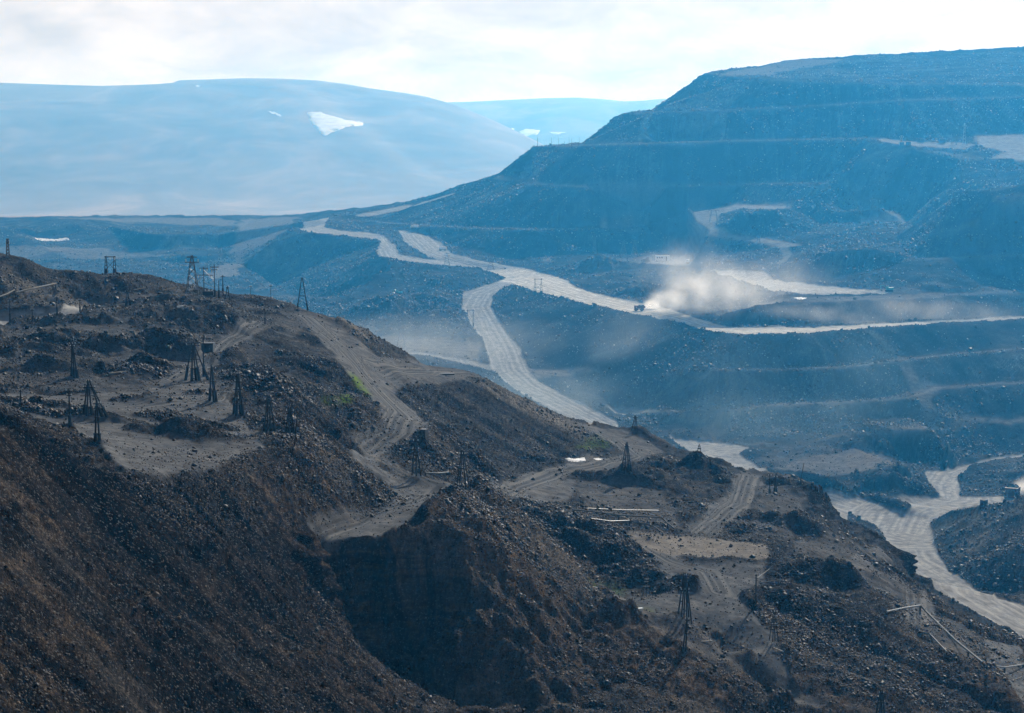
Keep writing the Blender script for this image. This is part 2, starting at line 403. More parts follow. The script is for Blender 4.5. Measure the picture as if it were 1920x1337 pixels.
Z0 = _zn * (1 - _w) + _zf * _w
YY = np.repeat(DR[:, None], NU, 1).astype(np.float32)
XX = (DR[:, None] * UX[None, :]).astype(np.float32)

def cell(ux, D):
    j = np.clip((ux - UX[0]) / (UX[1] - UX[0]), 0, NU - 1.001)
    i = np.clip(np.interp(D, DR, np.arange(ND)), 0, ND - 1.001)
    return i, j
def zat(x, y, Zf):
    i, j = cell(x / y, y)
    a, b = int(i), int(j); fi, fj = i - a, j - b
    return float((Zf[a, b] * (1 - fj) + Zf[a, b + 1] * fj) * (1 - fi) + (Zf[a + 1, b] * (1 - fj) + Zf[a + 1, b + 1] * fj) * fi)
def hit(px, py, Zf):
    """where the sight line through a photograph pixel meets the ground"""
    ux, sz = ray(px, py)
    j = min(max((ux - UX[0]) / (UX[1] - UX[0]), 0), NU - 1.001)
    b = int(j); fj = j - b
    col = Zf[:, b] * (1 - fj) + Zf[:, b + 1] * fj
    d = col - sz * DR
    k = np.where((d[1:] >= 0) & (DR[1:] > 150))[0]
    if len(k) == 0: return None
    k = int(k[0])
    t = d[k] / (d[k] - d[k + 1]) if d[k] != d[k + 1] else 0
    t = min(max(t, 0), 1)
    D = DR[k] + t * (DR[k + 1] - DR[k])
    return (ux * D, D, sz * D)

def densify(ps, closed=False, step=25.0):
    out = []
    n = len(ps)
    for i in range(n if closed else n - 1):
        a, b = ps[i], ps[(i + 1) % n]
        m = max(1, int(math.hypot(b[0] - a[0], b[1] - a[1]) / step))
        out += [(a[0] + (b[0] - a[0]) * k / m, a[1] + (b[1] - a[1]) * k / m) for k in range(m)]
    if not closed: out.append(ps[-1])
    return out
def to_plan(ps, closed):
    w = [hit(a, b, Z0) for a, b in densify(ps, closed)]
    return [(p[0], p[1]) for p in w if p]

WX = XX + fbm(XX, YY, 26, 3, 91) * (2 + YY * 0.004)
WY = YY + fbm(XX, YY, 34, 3, 77) * (3 + YY * 0.010)
def poly_mask(M, ps, val=1.0, warp=1.0):
    pl = np.array(to_plan(ps, True))
    if len(pl) < 3: return
    y0, y1 = pl[:, 1].min() - 12, pl[:, 1].max() + 12
    u = pl[:, 0] / pl[:, 1]
    i0, i1 = np.searchsorted(DR, (y0, y1)); j0, j1 = np.searchsorted(UX, (u.min() - 0.004, u.max() + 0.004))
    if i1 <= i0 or j1 <= j0: return
    x = XX[i0:i1, j0:j1] * (1 - warp) + WX[i0:i1, j0:j1] * warp; y = YY[i0:i1, j0:j1] * (1 - warp) + WY[i0:i1, j0:j1] * warp
    ins = np.zeros(x.shape, bool)
    n = len(pl)
    for k in range(n):
        xa, ya = pl[k]; xb, yb = pl[(k + 1) % n]
        if ya == yb: continue
        c = ((ya > y) != (yb > y))
        ins ^= c & (x < (xb - xa) * (y - ya) / (yb - ya) + xa)
    s = M[i0:i1, j0:j1]
    s[ins] = np.maximum(s[ins], val)
def track_mask(M, LAT, ps, half, val=1.0):
    """band of the given half width (metres) along a centre line; LAT keeps the sideways distance"""
    pl = np.array(to_plan(ps, False))
    if len(pl) < 2: return
    hw = np.interp(np.arange(len(pl)), np.linspace(0, len(pl) - 1, len(half)), half) if hasattr(half, '__len__') else np.full(len(pl), half)
    mx = hw.max() + 3
    y0, y1 = pl[:, 1].min() - mx, pl[:, 1].max() + mx
    u = pl[:, 0] / pl[:, 1]; du = mx / pl[:, 1].min()
    i0, i1 = np.searchsorted(DR, (y0, y1)); j0, j1 = np.searchsorted(UX, (u.min() - du, u.max() + du))
    x = XX[i0:i1, j0:j1]; y = YY[i0:i1, j0:j1]
    best = np.full(x.shape, 1e9, np.float32); lat = np.zeros(x.shape, np.float32); wd = np.ones(x.shape, np.float32)
    for k in range(len(pl) - 1):
        ax, ay = pl[k]; bx, by = pl[k + 1]
        dx, dy = bx - ax, by - ay; l2 = dx * dx + dy * dy
        if l2 < 1e-6 or l2 > 400 ** 2: continue
        t = np.clip(((x - ax) * dx + (y - ay) * dy) / l2, 0, 1)
        ex = x - ax - t * dx; ey = y - ay - t * dy
        d = np.hypot(ex, ey)
        m = d < best
        best[m] = d[m]; lat[m] = (np.sign(ex * dy - ey * dx) * d)[m]; wd[m] = (hw[k] * (1 - t) + hw[k + 1] * t)[m]
    wob = fbm(x, y, 30, 3, 55) * 0.5
    v = (1 - sstep(best / wd + wob * 0.35, 0.75, 1.1)) * val
    s = M[i0:i1, j0:j1]
    m = v > s
    s[m] = v[m]
    LAT[i0:i1, j0:j1][m] = lat[m]
#@@PART2
ROAD = np.zeros((ND, NU), np.float32)
FLAT = np.zeros((ND, NU), np.float32)
GREEN = np.zeros((ND, NU), np.float32)
PALE = np.zeros((ND, NU), np.float32)
LAT = np.zeros((ND, NU), np.float32)
ROADS = [
    [(1545, 918), (1620, 935), (1700, 968), (1745, 984), (1750, 1022), (1780, 1070), (1840, 1110), (1940, 1140), (1940, 1206), (1880, 1178), (1800, 1132), (1722, 1082), (1672, 1032), (1640, 985), (1590, 962), (1545, 948)],
    [(1650, 931), (1760, 931), (1880, 930), (1925, 931), (1900, 941), (1800, 956), (1755, 971), (1745, 985), (1700, 968), (1712, 952)],
    [(1735, 886), (1790, 880), (1830, 868), (1880, 858), (1930, 850), (1930, 855), (1870, 864), (1822, 878), (1795, 895), (1798, 920), (1800, 932), (1762, 932), (1745, 908)],
    [(1155, 789), (1100, 762), (1050, 741), (1005, 712), (990, 690), (972, 650), (940, 610), (920, 577), (925, 556), (955, 534), (985, 530), (955, 521), (910, 537), (868, 548), (866, 575), (882, 610), (905, 640),
     (918, 670), (922, 690), (940, 711), (980, 741), (1050, 776), (1110, 799), (1158, 799)],
    [(1130, 759), (1200, 768), (1245, 774), (1240, 779), (1165, 779)],
    [(955, 520), (1045, 519), (1100, 547), (1200, 570), (1260, 583), (1320, 601), (1380, 615), (1500, 616), (1600, 611), (1750, 602), (1940, 593), (1940, 598), (1750, 607), (1600, 618), (1480, 626), (1400, 628),
     (1330, 620), (1280, 606), (1200, 591), (1100, 571), (1010, 548), (960, 535)],
    [(955, 523), (900, 503), (830, 497), (760, 491), (713, 482), (706, 470), (716, 455), (690, 447), (640, 441), (580, 436), (560, 430), (570, 418), (600, 411), (632, 406), (612, 417), (606, 426), (640, 433),
     (690, 437), (720, 444), (743, 461), (746, 478), (790, 486), (850, 490), (950, 508), (1045, 520)],
    [(745, 432), (790, 435), (825, 455), (850, 478), (900, 489), (980, 503), (1050, 520), (1000, 524), (950, 517), (900, 500), (845, 491), (800, 482), (765, 460)],
    [(0, 592), (80, 583), (150, 578), (205, 574), (150, 586), (80, 595), (0, 612), (-80, 620), (-80, 600)],
    [(1325, 508), (1400, 507), (1440, 515), (1480, 530), (1600, 543), (1680, 545), (1660, 551), (1500, 552), (1440, 545), (1400, 530)],
    [(1250, 821), (1350, 829), (1405, 840), (1385, 850), (1420, 875), (1440, 886), (1400, 884), (1340, 864), (1290, 842)],
]
FLATS = [
    [(0, 738), (120, 740), (250, 735), (330, 702), (400, 655), (430, 625), (490, 606), (500, 612), (455, 640), (405, 680), (395, 712), (425, 745), (470, 800), (540, 826), (430, 862), (300, 886), (240, 880), (150, 804), (0, 768)],
    [(555, 588), (600, 592), (640, 610), (700, 662), (860, 692), (900, 706), (850, 712), (750, 720), (748, 748), (790, 786), (815, 805), (770, 825), (710, 842), (720, 880), (760, 900), (850, 906), (840, 930), (785, 966),
     (700, 1001), (610, 1008), (600, 998), (690, 965), (742, 938), (715, 895), (660, 858), (690, 835), (728, 800), (700, 760), (650, 700), (612, 640)],
    [(925, 912), (1000, 882), (1060, 862), (1110, 858), (1180, 870), (1225, 868), (1150, 890), (1080, 900), (1060, 930), (1020, 950), (960, 932)],
    [(1060, 792), (1180, 808), (1240, 843), (1210, 866), (1160, 840), (1090, 806)],
    [(1370, 880), (1425, 893), (1412, 940), (1362, 980), (1345, 1004), (1290, 1002), (1330, 960), (1372, 920)],
    [(1110, 1085), (1190, 1096), (1250, 1062), (1300, 1050), (1432, 1050), (1436, 1095), (1385, 1120), (1440, 1180), (1480, 1290), (1560, 1337), (1500, 1337), (1410, 1235), (1350, 1180), (1180, 1140)],
    [(1690, 1105), (1735, 1105), (1742, 1165), (1688, 1172)],
    [(1850, 1200), (1925, 1212), (1925, 1345), (1895, 1295), (1842, 1240)],
    [(1575, 1040), (1640, 1020), (1665, 1040), (1600, 1066)],
    [(1210, 1010), (1260, 1040), (1330, 1070), (1320, 1090), (1250, 1060), (1180, 1020)],
    [(0, 462), (200, 466), (330, 480), (200, 486), (60, 486), (0, 480)],
    [(440, 470), (472, 468), (440, 520), (392, 522)],
    [(450, 412), (560, 405), (545, 425), (480, 468), (432, 478), (440, 440)],
    [(100, 409), (420, 409), (450, 424), (300, 420), (200, 414)],
    [(690, 630), (900, 642), (905, 682), (740, 655)],
    [(940, 690), (1000, 690), (1080, 690), (1130, 700), (1000, 712)],
    [(1450, 878), (1560, 890), (1640, 880), (1685, 868), (1640, 845), (1610, 830), (1580, 850), (1500, 865)],
    [(1110, 484), (1200, 480), (1316, 482), (1290, 501), (1230, 497)],
    [(1290, 397), (1380, 384), (1485, 383), (1480, 392), (1380, 393), (1350, 402), (1342, 425), (1400, 444), (1480, 457), (1518, 463), (1480, 467), (1400, 456), (1330, 439), (1308, 420)],
    [(1600, 408), (1722, 404), (1700, 419), (1640, 419)],
    [(1345, 138), (1490, 113), (1600, 110), (1500, 126), (1440, 141), (1350, 144)],
    [(1400, 577), (1480, 569), (1760, 561), (1940, 546), (1940, 541), (1750, 552), (1500, 556)],
    [(1640, 262), (1700, 265), (1800, 270), (1835, 272), (1800, 279), (1720, 275), (1650, 266)],
    [(1735, 284), (1800, 289), (1860, 298), (1780, 299)],
    [(1835, 256), (1925, 253), (1925, 302), (1850, 298), (1890, 287), (1840, 275)],
    [(1730, 700), (1760, 725), (1745, 780), (1735, 780), (1725, 730)],
]
for p in FLATS: poly_mask(FLAT, p)
for p in ([(0, 610), (330, 592), (450, 602), (428, 628), (330, 702), (250, 738), (0, 740)], [(100, 520), (260, 520), (330, 560), (250, 580), (90, 570)], [(450, 560), (560, 575), (600, 600), (560, 640), (500, 610), (460, 590)],
          [(1060, 868), (1230, 866), (1260, 940), (1290, 1004), (1100, 960), (1070, 900)], [(1430, 900), (1520, 925), (1480, 1010), (1400, 1005)], [(1480, 1010), (1600, 1000), (1700, 1100), (1640, 1110), (1500, 1042)],
          [(1180, 1150), (1330, 1180), (1400, 1250), (1300, 1230)], [(1640, 1120), (1800, 1160), (1900, 1280), (1760, 1210)], [(1450, 840), (1640, 825), (1600, 850), (1500, 868), (1400, 870)]):
    poly_mask(FLAT, p, 0.62)
PALE_P = [[(1180, 1007), (1300, 1010), (1438, 1022), (1438, 1045), (1260, 1041), (1205, 1024)],
          [(1640, 262), (1700, 265), (1800, 270), (1835, 272), (1800, 279), (1720, 275), (1650, 266)],
          [(1835, 256), (1925, 253), (1925, 302), (1850, 298), (1890, 287), (1840, 275)],
          [(1125, 424), (1140, 424), (1142, 433), (1122, 433)], [(1008, 488), (1036, 482), (1034, 492), (1012, 494)],
          [(1795, 793), (1860, 789), (1925, 785), (1925, 789), (1840, 796), (1800, 799)],
          [(1640, 812), (1700, 804), (1760, 803), (1700, 809)], [(1700, 268), (1740, 268), (1740, 272), (1700, 272)]]
for p in PALE_P:
    poly_mask(PALE, p); poly_mask(FLAT, p)
for p_ in ([(1835, 256), (1925, 252), (1925, 303), (1850, 299), (1892, 287), (1838, 276)], [(1640, 261), (1700, 264), (1835, 270), (1835, 274), (1800, 280), (1720, 276), (1650, 267)],
           [(1290, 397), (1380, 384), (1485, 383), (1480, 393), (1380, 394), (1350, 403), (1342, 425), (1400, 444), (1480, 457), (1518, 463), (1480, 468), (1400, 457), (1330, 440), (1306, 420)], [(1600, 407), (1722, 403), (1700, 420), (1640, 420)]):
    poly_mask(ROAD, p_, 0.52, 0.4)
for k_ in (10, 11, 12, 13, 14, 15, 16, 18, 19, 20): poly_mask(PALE, FLATS[k_], 0.45)
for p in ROADS: poly_mask(ROAD, p, 1.0, 0.25)
_d = np.zeros((ND, NU), np.float32)
EDGES = [([(1330, 694), (1500, 691), (1600, 687), (1750, 666), (1935, 653)], 2.5, 0.75), ([(1250, 772), (1350, 766), (1500, 757), (1700, 746), (1760, 728), (1935, 715)], 3, 0.7),
         ([(700, 416), (800, 423), (900, 428), (1000, 430), (1130, 428), (1210, 416)], 3.5, 0.6), ([(930, 331), (1000, 343.5), (1100, 350), (1250, 348), (1400, 345), (1550, 342)], 3.5, 0.55),
         ([(1005, 275), (1090, 272), (1200, 269), (1350, 264), (1500, 261), (1635, 259)], 4, 0.75), ([(1170, 213), (1220, 211), (1350, 207), (1500, 199), (1700, 188), (1935, 181)], 3.5, 0.5),
         ([(1330, 138), (1400, 145), (1500, 154), (1700, 157), (1935, 159)], 3.5, 0.4), ([(1700, 486), (1780, 483), (1850, 480), (1935, 476)], 2.5, 0.8), ([(1580, 470), (1640, 462), (1700, 452)], 3, 0.5),
         ([(1870, 371), (1935, 370)], 4, 0.8), ([(1740, 440), (1800, 428), (1830, 416)], 3, 0.5), ([(1480, 880), (1560, 891), (1640, 881), (1690, 871)], 3, 0.7), ([(1640, 811), (1700, 803), (1755, 803)], 2, 0.9),
         ([(1400, 805), (1500, 803), (1700, 800), (1800, 798)], 5, 0.4), ([(480, 545), (560, 510), (640, 500), (700, 480)], 4, 0.4)]
for e_ in EDGES:
    track_mask(FLAT, _d, e_[0], e_[1] * 1.3, min(1.0, e_[2] * 1.25)); track_mask(PALE, _d, e_[0], e_[1] * 0.8, e_[2] * 0.55)
track_mask(ROAD, _d, [(748, 659), (800, 666), (870, 678), (930, 692)], 4.5, 0.9)
track_mask(ROAD, _d, [(680, 404), (740, 393), (790, 382), (838, 367)], 11, 0.8)
track_mask(FLAT, _d, [(1700, 690), (1745, 778)], 5, 1.0)
track_mask(ROAD, _d, [(1466, 464), (1478, 478), (1468, 494)], 5, 0.5)
TRK = np.zeros((ND, NU), np.float32)
for ln, hw_ in (([(572, 594), (640, 652), (700, 722), (755, 778), (740, 812), (690, 848)], 5.5), ([(495, 607), (430, 642), (392, 682), (330, 712)], 4.0), ([(-20, 742), (120, 752), (260, 762), (400, 748), (430, 722)], 4.0),
                ([(600, 1002), (740, 952), (850, 910), (770, 890), (700, 852)], 3.0), ([(945, 925), (1040, 888), (1120, 872), (1190, 855), (1150, 822), (1080, 798)], 4.0), ([(1405, 893), (1388, 945), (1318, 1002)], 4.5),
                ([(1185, 1010), (1262, 1052), (1330, 1074), (1352, 1112)], 3.5), ([(1715, 1112), (1716, 1168)], 3.5), ([(700, 690), (800, 698), (890, 704)], 5.0), ([(70, 545), (92, 560), (100, 572)], 3), ([(1310, 455), (1290, 425), (1300, 400), (1400, 387)], 6)):
    track_mask(TRK, LAT, ln, hw_, 0.9)
FLAT = np.maximum(FLAT, TRK * 0.8)
for ln in ([(1930, 1170), (1850, 1122), (1790, 1087), (1725, 1050), (1692, 1000), (1660, 970), (1600, 948), (1550, 932)],
           [(1130, 795), (1060, 760), (990, 725), (955, 695), (940, 655), (915, 610), (895, 575), (910, 550), (960, 530)],
           [(940, 514), (1000, 525), (1100, 558), (1200, 580), (1280, 594), (1330, 610), (1400, 620), (1500, 621), (1700, 610), (1930, 596)],
           [(600, 411), (580, 427), (640, 437), (700, 446), (728, 465), (735, 482), (800, 490), (940, 514)],
           [(780, 440), (810, 470), (860, 487), (940, 505)],
           [(1930, 935), (1800, 942), (1730, 965), (1715, 1000)],
           [(1930, 852), (1850, 867), (1790, 888), (1775, 910), (1780, 935)]):
    m_ = np.zeros((ND, NU), np.float32)
    track_mask(m_, LAT, ln, 34)
    LAT[TRK > 0.05] = LAT[TRK > 0.05]
for g in ([(600, 749), (650, 750), (658, 757), (612, 760)], [(660, 706), (676, 714), (694, 742), (684, 745), (668, 728)], [(1102, 1088), (1165, 1086), (1188, 1097), (1155, 1110), (1110, 1104)],
          [(1092, 828), (1130, 822), (1142, 835), (1120, 848), (1096, 845)], [(1000, 764), (1030, 762), (1030, 768), (1000, 770)], [(1190, 1140), (1230, 1143), (1220, 1149), (1190, 1147)]):
    poly_mask(GREEN, g, 0.4 if 1050 < g[0][0] < 1105 or g[0][0] == 1000 else 1.0)
PZ = to_plan([(1195, 1143)], False)
ROAD = blur(ROAD, 1, 2); FLAT = blur(FLAT, 1, 2); TRK = blur(TRK, 1, 1); PALE = blur(PALE, 1, 2); GREEN = blur(GREEN, 2, 2)

MOUNDS = ((40, 662, 5, 26, 9), (150, 645, 3.5, 20, 9), (250, 658, 3, 22, 8), (335, 612, 5, 18, 12), (300, 572, 4, 16, 12), (430, 592, 4, 16, 12), (490, 562, 3, 12, 8), (285, 752, 2.2, 7, 4),
        (350, 792, 1.8, 12, 4), (320, 814, 2.0, 12, 5), (40, 764, 1.8, 12, 4), (100, 778, 1.4, 14, 4), (408, 738, 1.3, 7, 4), (545, 842, 2.2, 7, 5), (1295, 880, 5, 16, 11), (1170, 908, 3, 18, 8), (1090, 1000, 3, 14, 8),
        (1490, 912, 3, 9, 6), (1530, 930, 5, 9, 8), (1560, 1078, 4, 13, 9), (1500, 985, 3, 14, 9), (1680, 1078, 2.5, 9, 6), (1625, 838, 3, 16, 10), (1700, 905, 3, 14, 8), (1200, 455, 5, 20, 12), (1270, 440, 6, 22, 14),
        (1425, 414, 7, 30, 16), (1130, 505, 6, 30, 12), (1250, 548, 5, 34, 12), (700, 585, 6, 40, 20), (780, 602, 7, 30, 20), (640, 545, 5, 30, 16), (850, 640, 4, 22, 10), (860, 925, 2.5, 6, 5), (905, 880, 3, 8, 6),
        (180, 545, 4, 18, 12), (260, 530, 4, 22, 12), (60, 545, 4, 16, 10), (500, 720, 2.2, 12, 12), (620, 770, 2, 10, 10), (1040, 868, 2, 9, 5), (1390, 990, 2, 7, 6), (1250, 1105, 1.6, 8, 4), (1480, 1120, 2.4, 8, 6))
MOUNDS = list(MOUNDS) + [(300, 800, 1.6, 7, 2.5), (375, 795, 1.6, 8, 2.5), (345, 815, 1.6, 9, 2.2), (520, 826, 1.6, 7, 3), (60, 700, 2.6, 16, 6), (200, 700, 2.2, 16, 5), (110, 735, 1.5, 12, 3), (300, 690, 2.4, 10, 5), (400, 600, 3, 14, 8),
    (470, 585, 2.5, 10, 7), (20, 590, 3, 10, 4), (120, 612, 2.5, 16, 4), (660, 745, 2.4, 8, 8), (585, 690, 2.2, 9, 10), (470, 700, 2.0, 8, 8), (900, 930, 2.0, 5, 4), (1120, 1035, 3, 10, 6), (1190, 1075, 2, 7, 4)]
_md = np.zeros((ND, NU), np.float32)
for px_, py_, h_, rx_, ry_ in MOUNDS:
    q_ = hit(px_, py_, Z0)
    if q_: _md = np.maximum(_md, np.exp(-(((XX - q_[0]) / rx_) ** 2 + ((YY - q_[1]) / ry_) ** 2)) * (YY < 900))
_md = sstep(_md + 0.5 * fbm(XX, YY, 6, 3, 61) * (_md > 0.05), 0.18, 0.42) * (1 - TRK)
FLAT = FLAT * (1 - 0.92 * _md)
# ---- relief: heaps, rubble and rills that run down the fall line
rough = np.clip(1 - FLAT * 0.93 - ROAD * 1.1, 0.0, 1)
rough = blur(rough, 2, 1)
dD = np.gradient(DR)[:, None].astype(np.float32)
def grads(Zf):
    gy_ = np.gradient(Zf, axis=0) / dD                       # along constant ux
    gx_ = np.gradient(Zf, axis=1) / (YY * (UX[1] - UX[0]))
    return gx_, gy_ - gx_ * UX[None, :].astype(np.float32)
BERM = sstep(blur(ROAD, 3, 1), 0.12, 0.40) * (1 - sstep(ROAD, 0.35, 0.6)) * (YY > 550)
gx, gy = grads(blur(Z0, 3, 2))
slope = np.hypot(gx, gy)
steep = sstep(slope, 0.16, 0.42)
cliff = sstep(slope, 1.10, 1.5)

far = sstep(YY, 500, 1500)
n_big = fbm(XX, YY, 42, 2, 3)
n_mid = fbm(XX + 50, YY, 15, 3, 13)
n_rub = fbm(XX, YY, 5.0, 3, 23, 0.6)
n_fin = fbm(XX, YY, 1.6, 2, 29, 0.6)
heap = np.maximum(fbm(XX, YY, 22, 2, 41), 0.06) - 0.06          # separate dumped heaps on the level ground
talus = 1 - 0.62 * steep * far
calm = 1 - 0.55 * steep * far
relief = rough * (n_big * (1.8 - 0.7 * far) * calm + talus * n_mid * (1.5 - 0.5 * far) * calm + talus * n_rub * (0.9 - 0.1 * far) + n_fin * 0.42 * (1 - far))
lev = (1 - steep) * rough
relief += lev * heap * 9.0 * (1 - 0.5 * far)
relief += (1 - rough) * (n_big * 0.25 + n_mid * 0.12 + n_rub * 0.04)

def lic(field, steps, s):
    """average of a random field along the fall line"""
    g = np.maximum(slope, 1e-4)
    ux_, uy_ = gx / g, gy / g
    sp = (DR * s)[:, None].astype(np.float32)
    di = (uy_ * sp / dD)
    dj = ((ux_ - uy_ * UX[None, :].astype(np.float32)) * sp / (YY * (UX[1] - UX[0])))
    I0, J0 = np.meshgrid(np.arange(ND, dtype=np.float32), np.arange(NU, dtype=np.float32), indexing='ij')
    acc = field.copy(); n = 1
    for sgn in (1, -1):
        I, J = I0.copy(), J0.copy()
        for k in range(steps):
            a = np.clip(I, 0, ND - 1).astype(np.int32); b = np.clip(J, 0, NU - 1).astype(np.int32)
            I += sgn * di[a, b]; J += sgn * dj[a, b]
            a = np.clip(I + 0.5, 0, ND - 1).astype(np.int32); b = np.clip(J + 0.5, 0, NU - 1).astype(np.int32)
            acc += field[a, b]; n += 1
    return acc / n
wn1 = rng.random((ND, NU), dtype=np.float32) - 0.5
wn2 = blur(rng.random((ND, NU), dtype=np.float32) - 0.5, 3, 1) * 6
wn3 = blur(rng.random((ND, NU), dtype=np.float32) - 0.5, 9, 1) * 18
wn4 = blur(rng.random((ND, NU), dtype=np.float32) - 0.5, 20, 1) * 40
rill4 = lic(wn4, 40, 0.010); rill4 /= rill4.std()
rill = lic(wn1, 14, 0.0022); rill /= rill.std()
rill2 = lic(wn2, 22, 0.004); rill2 /= rill2.std()
rill3 = lic(wn3, 26, 0.007); rill3 /= rill3.std()
nearness = np.clip(YY / 420.0, 0.6, 3.2)
relief += rough * steep * nearness * (rill * (0.02 + 0.03 * far) + rill2 * (0.08 - 0.01 * far) + rill3 * (0.50 - 0.37 * far))
q_ = hit(925, 1120, Z0)
lump = np.exp(-((XX - q_[0]) / 24) ** 2 - ((YY - q_[1]) / 34) ** 2)
q_ = hit(600, 1090, Z0)
lump = np.maximum(lump, np.exp(-((XX - q_[0]) / 9) ** 2 - ((YY - q_[1]) / 12) ** 2))
relief += lump * rough * (n_mid * 4.0 + n_rub * 2.0)
for px_, py_ in ((183, 828), (165, 782), (131, 800), (39, 764), (398, 755), (447, 780), (503, 812), (543, 814), (780, 896), (867, 915), (1175, 887), (1284, 1164), (1283, 1226), (1417, 1136), (207, 513), (1338, 418)):
    q_ = hit(px_, py_, Z0)
    if q_: relief += 0.9 * np.exp(-((XX - q_[0]) ** 2 + (YY - q_[1]) ** 2) / 2.6 ** 2) * (1 + n_rub)
relief += rough * steep * (1 - far) * rill4 * 0.9
# tipped loads standing in a row along the top edge of the spoil hill
_g = random.Random(5)
for t_ in np.linspace(0, 1, 54):
    px_ = 1335 + t_ * 600; py_ = np.interp(px_, [1320, 1420, 1490, 1700, 1930], [139, 126, 113, 102, 90])
    D_ = np.interp(px_, [1320, 1420, 1490, 1700, 1930], [2470, 2590, 2640, 2690, 2690])
    x_ = ray(px_, py_)[0] * D_; r_ = _g.uniform(4, 8)
    i0, i1 = np.searchsorted(DR, (D_ - 40, D_ + 40))
    relief[i0:i1] += _g.uniform(1.5, 4.0) * np.exp(-((XX[i0:i1] - x_) ** 2 + (YY[i0:i1] - D_ - _g.uniform(-8, 4)) ** 2) / r_ ** 2)
# dumped heaps and knolls that can be told apart
for px_, py_, h_, rx_, ry_ in MOUNDS:
    q_ = hit(px_, py_, Z0)
    if q_:
        relief += h_ * (0.58 if q_[1] < 900 else 1.0) * np.exp(-(((XX - q_[0]) / rx_) ** 2 + ((YY - q_[1]) / ry_) ** 2)) * np.clip(rough + 0.35 - ROAD, 0, 1) * (1 + n_mid * 1.6 + n_rub * 0.8)
quiet = 1 - 0.62 * np.exp(-((YY - 690) / 55) ** 2) * (XX < -60 * YY / 700)
quiet = np.minimum(quiet, 1 - 0.6 * sstep(YY, 2250, 2330) * (YY < 2720))
relief += BERM * (0.5 + 1.6 * np.clip(n_rub + 0.4, 0, 1)) * 0.4
fade = sstep(YY, 120, 200) * quiet
ZF = (Z0 + relief * fade).astype(np.float32)
STREAK = np.clip(0.5 + 0.10 * rill + 0.11 * rill2 + 0.13 * rill3 + 0.15 * rill4, 0, 1) * steep + (0.5 + 0.25 * n_big) * (1 - steep)
# bedded rock in the cliffs: ledges pushed out of and into the face
bed = fbm((XX + YY) * 0.35, ZF * 2.2, 4.0, 4, 401, 0.6)
butt = fbm(XX + 0.3 * YY, YY * 0.5, 9.0, 3, 411, 0.6)
push = blur(cliff * rough, 2, 1) * (bed * 3.4 + butt * 7.0) * np.clip(YY / 450, 0.7, 2.0)
gl = np.maximum(slope, 0.3)
XX = (XX - gx / gl * push * -1).astype(np.float32); YY = (YY - gy / gl * push * -1).astype(np.float32)
#@@PART3
# ------------------------------------------------------------------ materials
def mat(name):
    m = bpy.data.materials.new(name); m.use_nodes = True
    return m, m.node_tree.nodes, m.node_tree.links, m.node_tree.nodes["Principled BSDF"]
def mixrgb(n, l, fac, a, b, blend='MIX'):
    x = n.new("ShaderNodeMix"); x.data_type = 'RGBA'; x.blend_type = blend; x.clamp_factor = True; x.clamp_result = False
    for sock, v in (('Factor', fac), ('A', a), ('B', b)):
        if isinstance(v, (int, float)): x.inputs[sock].default_value = v
        elif isinstance(v, tuple): x.inputs[sock].default_value = v if len(v) == 4 else (*v, 1)
        else: l.new(v, x.inputs[sock])
    return x.outputs['Result']
def attr(n, name):
    a = n.new("ShaderNodeAttribute"); a.attribute_name = name
    return a.outputs['Fac']
def noise(n, l, vec, scale, detail=4, rough=0.6, dist=0.0):
    t = n.new("ShaderNodeTexNoise"); t.inputs['Scale'].default_value = scale; t.inputs['Detail'].default_value = detail
    t.inputs['Roughness'].default_value = rough; t.inputs['Distortion'].default_value = dist
    l.new(vec, t.inputs['Vector']); return t.outputs['Fac']
def ramp(n, l, v, *stops):
    r = n.new("ShaderNodeValToRGB"); e = r.color_ramp.elements
    while len(e) < len(stops): e.new(0.5)
    for k, (p, c) in enumerate(stops):
        e[k].position = p; e[k].color = c if len(c) == 4 else (*c, 1)
    l.new(v, r.inputs['Fac']); return r.outputs['Color']
def mth(n, l, op, a, b=0.0, c=0.0):
    x = n.new("ShaderNodeMath"); x.operation = op
    for k, v in enumerate((a, b, c)):
        if isinstance(v, (int, float)): x.inputs[k].default_value = v
        else: l.new(v, x.inputs[k])
    return x.outputs[0]

